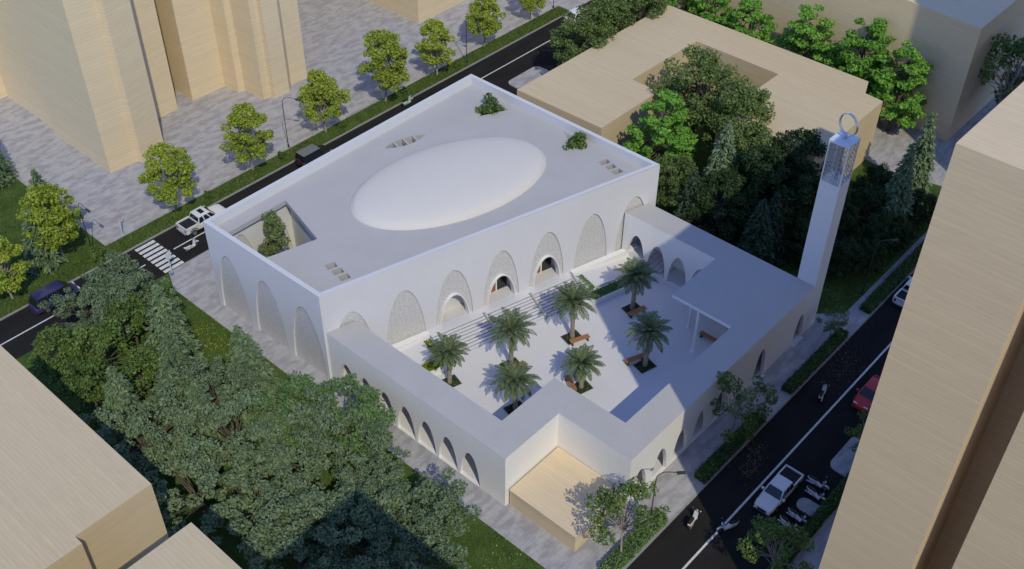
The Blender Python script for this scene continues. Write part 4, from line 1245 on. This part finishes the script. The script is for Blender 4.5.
# ================================================================== VEHICLES
def loft(mb, sts, mi=0):
    """stations: (x, halfw, z0, z1, round) -> closed body, cross-section with soft shoulders"""
    rings = []
    for (x, w_, z0, z1, rd) in sts:
        pts = [(-w_ * .93, z0), (w_ * .93, z0), (w_, z0 + .12), (w_, z1 - rd), (w_ - rd * .8, z1 - .02), (w_ * .45, z1), (-w_ * .45, z1), (-w_ + rd * .8, z1 - .02), (-w_, z1 - rd), (-w_, z0 + .12)]
        rings.append([mb.vert((x, p[0], p[1])) for p in pts])
    n = len(rings[0])
    for a, b in zip(rings, rings[1:]):
        for k in range(n): mb.idx([a[k], a[(k + 1) % n], b[(k + 1) % n], b[k]], mi)
    mb.idx(rings[0][::-1], mi); mb.idx(rings[-1], mi)
    return mb
def wheels(r, xs, hw, rad=.37):
    for x in xs:
        for sy in (-1, 1):
            w_ = MB().disc_cyl((x, sy * (hw - .10), rad), (0, 1, 0), rad, .24, 20).build('wheel', M['tyre'], r)
            MB().disc_cyl((x, sy * (hw + .022), rad), (0, 1, 0), rad * .62, .03, 14).build('rim', M['rim'], w_)
def lights(r, xf, xr, hw, zf, zr):
    for sy in (-1, 1):
        MB().box(xf - .12, xf + .02, sy * (hw - .25) - .2, sy * (hw - .25) + .2, zf, zf + .17).build('headlight', M['headlight'], r)
        MB().box(xr - .02, xr + .06, sy * (hw - .13) - .1, sy * (hw - .13) + .1, zr, zr + .32).build('tail_light', M['taillight'], r)
def cabin(r, x0, x1, x2, x3, hw, zb, zt, paintm, split=None, roofm=None):
    """greenhouse between belt (x0..x3) and roof (x1..x2) with separate panes"""
    tw = hw - .16
    b = [(x0, -hw), (x3, -hw), (x3, hw), (x0, hw)]; t = [(x1, -tw), (x2, -tw), (x2, tw), (x1, tw)]
    mb = MB()
    for i in range(4):
        j = (i + 1) % 4; mb.face([(*b[i], zb), (*b[j], zb), (*t[j], zt), (*t[i], zt)])
    mb.face([(*p, zt) for p in t]); o = mb.build('cabin', paintm, r)
    # crowned roof panel
    m = MB(); rings = []
    for k in range(5):
        y = -tw + 2 * tw * k / 4; zz = zt + .012 + .05 * (1 - (y / tw) ** 2)
        rings.append([m.vert((x1 + .02, y, zt + .012)), m.vert(((x1 * 3 + x2) / 4, y, zz)), m.vert(((x1 + 3 * x2) / 4, y, zz)), m.vert((x2 - .02, y, zt + .012))])
    for a, b_ in zip(rings, rings[1:]):
        for q in range(3): m.idx([a[q], a[q + 1], b_[q + 1], b_[q]])
    m.build('roof_panel', roofm or paintm, r, True)
    def pane(p00, p10, p11, p01, nm, ins=.1, off=.012):
        P = np.array([p00, p10, p11, p01], float); c = P.mean(0)
        nrm = np.cross(P[1] - P[0], P[3] - P[0]); nrm /= np.linalg.norm(nrm)
        mid = np.array([(x0 + x3) / 2, 0, (zb + zt) / 2])
        if nrm.dot(c - mid) < 0: nrm = -nrm
        u = unit(P[1] - P[0]) * ins; v = unit(P[3] - P[0]) * ins * .75
        Q = [P[0] + u + v, P[1] - u + v, P[2] - u - v, P[3] + u - v]
        m = MB()
        for d in (off, off + .012): m.face([q + nrm * d for q in Q])
        for i in range(4): m.face([Q[i] + nrm * .002, Q[(i + 1) % 4] + nrm * .002, Q[(i + 1) % 4] + nrm * (off + .012), Q[i] + nrm * (off + .012)])
        m.build(nm, M['glass'], r)
    pane((x3, -hw, zb), (x3, hw, zb), (x2, tw, zt), (x2, -tw, zt), 'windscreen')
    pane((x0, -hw, zb), (x0, hw, zb), (x1, tw, zt), (x1, -tw, zt), 'rear_window')
    sp = split or [.5]
    fr_ = [0] + sp + [1]
    for sy in (-1, 1):
        for f0, f1 in zip(fr_, fr_[1:]):
            pane((x0 + (x3 - x0) * f0, sy * hw, zb), (x0 + (x3 - x0) * f1, sy * hw, zb), (x1 + (x2 - x1) * f1, sy * tw, zt), (x1 + (x2 - x1) * f0, sy * tw, zt), 'side_window', .06)
def mirrors(r, x, hw, z, m):
    for sy in (-1, 1): MB().box(x - .08, x + .08, sy * (hw + .12) - .12, sy * (hw + .12) + .12, z, z + .17).build('mirror', m, r)

def pickup(label, loc, rz, paintm, sunroof=True):
    r = thing('pickup_truck', label, 'pickup truck', loc, rz, 'double cab pickup trucks')
    hw = .93
    mb = MB()
    loft(mb, [(-2.65, .86, .5, .98, .05), (-2.55, hw, .42, 1.02, .05), (-1.05, hw, .38, 1.03, .05)])
    loft(mb, [(-1.05, hw, .38, 1.04, .06), (.9, hw, .36, 1.05, .08), (1.3, hw, .36, 1.07, .16), (2.2, .90, .38, .98, .16), (2.6, .82, .45, .86, .12), (2.7, .70, .5, .74, .08)])
    mb.build('body', paintm, r)
    m = MB()
    for sy in (-1, 1): m.box(-2.6, -1.08, sy * .87 - .06, sy * .87 + .06, .95, 1.22)
    m.box(-2.66, -2.56, -.93, .93, .6, 1.22); m.box(-1.12, -1.04, -.92, .92, .95, 1.22); m.build('bed_side', paintm, r)
    MB().box(-2.55, -1.13, -.80, .80, .98, 1.06).build('bed_liner', M['liner'], r)
    cabin(r, -1.05, -.85, .55, 1.25, .90, 1.05, 1.72, paintm, [.34, .68])
    wheels(r, (-1.75, 1.72), hw)
    for x in (-1.75, 1.72):
        for sy in (-1, 1):
            m = MB(); pts = [(x + .52 * cos(a), sy * (hw + .012), .37 + .52 * sin(a)) for a in (pi * k / 8 for k in range(9))]
            m.tube(pts, .05, 6); m.build('wheel_arch', M['grille'], r)
    lights(r, 2.58, -2.67, .82, .62, .7)
    MB().box(2.60, 2.74, -.42, .42, .52, .72).build('grille', M['grille'], r)
    MB().box(2.55, 2.80, -.80, .80, .36, .50).build('bumper', M['chrome'], r); MB().box(-2.80, -2.67, -.82, .82, .42, .56).build('bumper', M['chrome'], r)
    mirrors(r, 1.0, hw, 1.08, paintm)
    if sunroof: MB().box(-.35, .15, -.4, .4, 1.786, 1.80).build('sunroof', M['glass'], r)
    return r
def jeep(label, loc, rz):
    r = thing('jeep', label, 'jeep', loc, rz); p = M['black_paint']; hw = .9
    mb = MB(); loft(mb, [(-2.0, .86, .5, 1.12, .05), (-1.9, hw, .45, 1.15, .05), (.8, hw, .45, 1.15, .06), (1.0, .80, .48, 1.12, .1), (2.0, .70, .52, 1.04, .1), (2.06, .62, .55, .98, .05)]); mb.build('body', p, r)
    cabin(r, -1.95, -1.85, .55, .85, .86, 1.15, 1.85, p, [.36, .68], M['roof_grey'])
    for x in (-1.3, 1.4):
        for sy in (-1, 1):
            MB().box(x - .5, x + .5, sy * .86 - .14, sy * .86 + .14, .82, .90).build('fender', M['grille'], r)
    wheels(r, (-1.3, 1.4), hw, .42); lights(r, 2.04, -2.02, .80, .72, .75)
    MB().box(2.1, 2.25, -.8, .8, .48, .62).build('bumper', M['grille'], r)
    MB().disc_cyl((-2.12, 0, 1.0), (1, 0, 0), .4, .22, 18).build('spare_wheel', M['tyre'], r)
    mirrors(r, .7, hw, 1.15, p); return r
def hatch(name, label, loc, rz, paintm, Lh=2.2, roof=1.62, x=(-2.0, -1.5, .35, 1.35), group=None, cat='car'):
    r = thing(name, label, cat, loc, rz, group); hw = .88
    mb = MB(); loft(mb, [(-Lh, .72, .48, .86, .12), (-Lh + .12, .84, .36, .95, .12), (-1.2, hw, .3, .98, .1), (.9, hw, .3, .98, .1), (1.35, hw, .32, .94, .16), (Lh - .35, .82, .36, .80, .16), (Lh - .05, .70, .42, .68, .1), (Lh, .55, .46, .6, .05)]); mb.build('body', paintm, r)
    cabin(r, x[0], x[1], x[2], x[3], .84, .97, roof, paintm, [.34, .66])
    wheels(r, (-1.35, 1.38), hw, .33); lights(r, Lh - .12, -Lh + .02, .74, .56, .62)
    MB().box(Lh - .1, Lh + .08, -.72, .72, .32, .46).build('bumper', paintm, r); MB().box(-Lh - .06, -Lh + .1, -.74, .74, .34, .5).build('bumper', paintm, r)
    mirrors(r, .85, hw, .98, paintm)
    for xx in (-1.35, 1.38):
        for sy in (-1, 1):
            m = MB(); m.tube([(xx + .43 * cos(a), sy * (hw + .005), .33 + .43 * sin(a)) for a in (pi * k / 8 for k in range(9))], .04, 6); m.build('wheel_arch', M['grille'], r)
    return r
pickup('white pickup with a black bed liner on the sunlit upper road', (47.2, 85.5, 0), 0, M['white_paint'])
pickup('white pickup with a black bed in the shaded lower road beside the scooters', (56.97, 21.45, 0), pi, M['white_paint'], False).scale = (.92, .92, .92)
pickup('white pickup with dark bed cut off by the taupe tower on the lower road', (87.2, 24.7, 0), 0, M['white_paint'])
jeep('black jeep with grey roof just showing over the mosque parapet', (62.6, 85.8, 0), 0)
hatch('van', 'dark blue rounded van on the upper road under the acacias', (30.2, 85.9, 0), 0, M['blue_paint'], 2.4, 1.85, (-2.3, -1.9, .9, 1.75), cat='van')
hatch('white_car', 'white car at the far end of the upper road behind the dense dark trees', (109.3, 85.3, 0), 0, M['white_paint'], 2.2, 1.5, (-1.9, -1.3, .35, 1.25))
hatch('red_car', 'red car half hidden by the taupe tower on the lower road', (71.9, 21.1, 0), pi, M['red_paint'], 2.15, 1.48, (-1.9, -1.2, .35, 1.2))

def scooter(label, loc, rz, pm, src=None):
    r = thing('motor_scooter', label, 'scooter', loc, rz, 'motor scooters')
    for x in (-.65, .65):
        w_ = MB().ring((x, 0, .26), .2, .065, (1, 0, 0), (0, 0, 1), 18, 8).build('wheel', M['tyre'], r, True)
        MB().disc_cyl((x, 0, .26), (0, 1, 0), .15, .07, 12).build('rim', M['rim'], w_)
    m = MB(); loft(m, [(-.95, .06, .62, .72, .03), (-.7, .17, .42, .78, .08), (-.3, .19, .30, .76, .08), (-.05, .15, .22, .5, .05), (.2, .15, .2, .32, .03), (.32, .15, .22, .34, .03)]); m.build('body', pm, r)
    m = MB()
    for (y0, y1) in ((-.2, .2),):
        m.face([(.30, -.20, .24), (.30, .20, .24), (.47, .17, .98), (.47, -.17, .98)]); m.face([(.37, -.18, .24), (.37, .18, .24), (.53, .15, .98), (.53, -.15, .98)])
        for a, b in (((.30, -.20, .24), (.37, -.18, .24)), ((.30, .20, .24), (.37, .18, .24))):
            pass
        m.face([(.30, -.20, .24), (.37, -.18, .24), (.53, -.15, .98), (.47, -.17, .98)]); m.face([(.30, .20, .24), (.37, .18, .24), (.53, .15, .98), (.47, .17, .98)]); m.face([(.47, -.17, .98), (.53, -.15, .98), (.53, .15, .98), (.47, .17, .98)])
    m.build('leg_shield', pm, r)
    m = MB(); m.tube([(.65 + .30 * cos(a), 0, .26 + .30 * sin(a)) for a in (radians(20 + 14 * k) for k in range(11))], .09, 8); m.build('front_fender', pm, r, True)
    m = MB(); loft(m, [(-.85, .12, .77, .84, .04), (-.5, .17, .77, .88, .05), (-.1, .13, .75, .83, .04)]); m.build('seat', M['seat'], r)
    m = MB(); m.tube([(.65, 0, .3), (.5, 0, .98), (.48, 0, 1.04)], .04, 8); m.build('fork', M['chrome'], r)
    hb = MB().tube([(.34, -.36, 1.04), (.46, -.16, 1.06), (.5, 0, 1.03), (.46, .16, 1.06), (.34, .36, 1.04)], .03, 8).build('handlebar', M['seat'], r)
    for sy in (-1, 1): MB().disc_cyl((.44, sy * .34, 1.22), (1, 0, 0), .07, .03, 10).build('mirror', M['chrome'], hb)
    MB().disc_cyl((.56, 0, .96), (.97, 0, .22), .1, .08, 12).build('headlight', M['headlight'], r)
    MB().box(-.99, -.93, -.08, .08, .6, .7).build('tail_light', M['taillight'], r)
    MB().tube([(-.3, -.17, .28), (-.95, -.2, .36)], .045, 8).build('exhaust', M['chrome'], r)
    MB().tube([(-.1, .12, .24), (-.18, .26, .0)], .02, 6).build('kickstand', M['chrome'], r)
    return r
s1 = scooter('white scooter on the upper road between zebra crossing and mosque', (43.9, 83.0, 0), .12, M['bike_white'])
scooter('pale green scooter on the upper road just above the mosque parapet', (78.2, 86.7, 0), .1, M['bike_green'])
for (x, y, rz, lb) in ((50.1, 25.0, .15, 'white scooter in sun on the lower road near the kerb'), (51.4, 22.6, pi - .5, 'white scooter on the lower road in shade beside the young tree'),
                       (69.2, 24.4, .2, 'lone white scooter in deep shade on the lower road'),
                       (60.0, 19.5, -pi / 2 + .1, 'parked scooter in the bay nearest the wide paved island'), (58.85, 19.0, -pi / 2 - .06, 'parked scooter just right of the narrow paved island'),
                       (55.9, 18.95, -pi / 2 - .05, 'parked scooter just left of the narrow paved island'), (54.75, 19.05, -pi / 2 - .13, 'parked scooter farthest left, beside the young tree')):
    dup(s1, (x, y, 0), rz, lb, 'motor scooters')
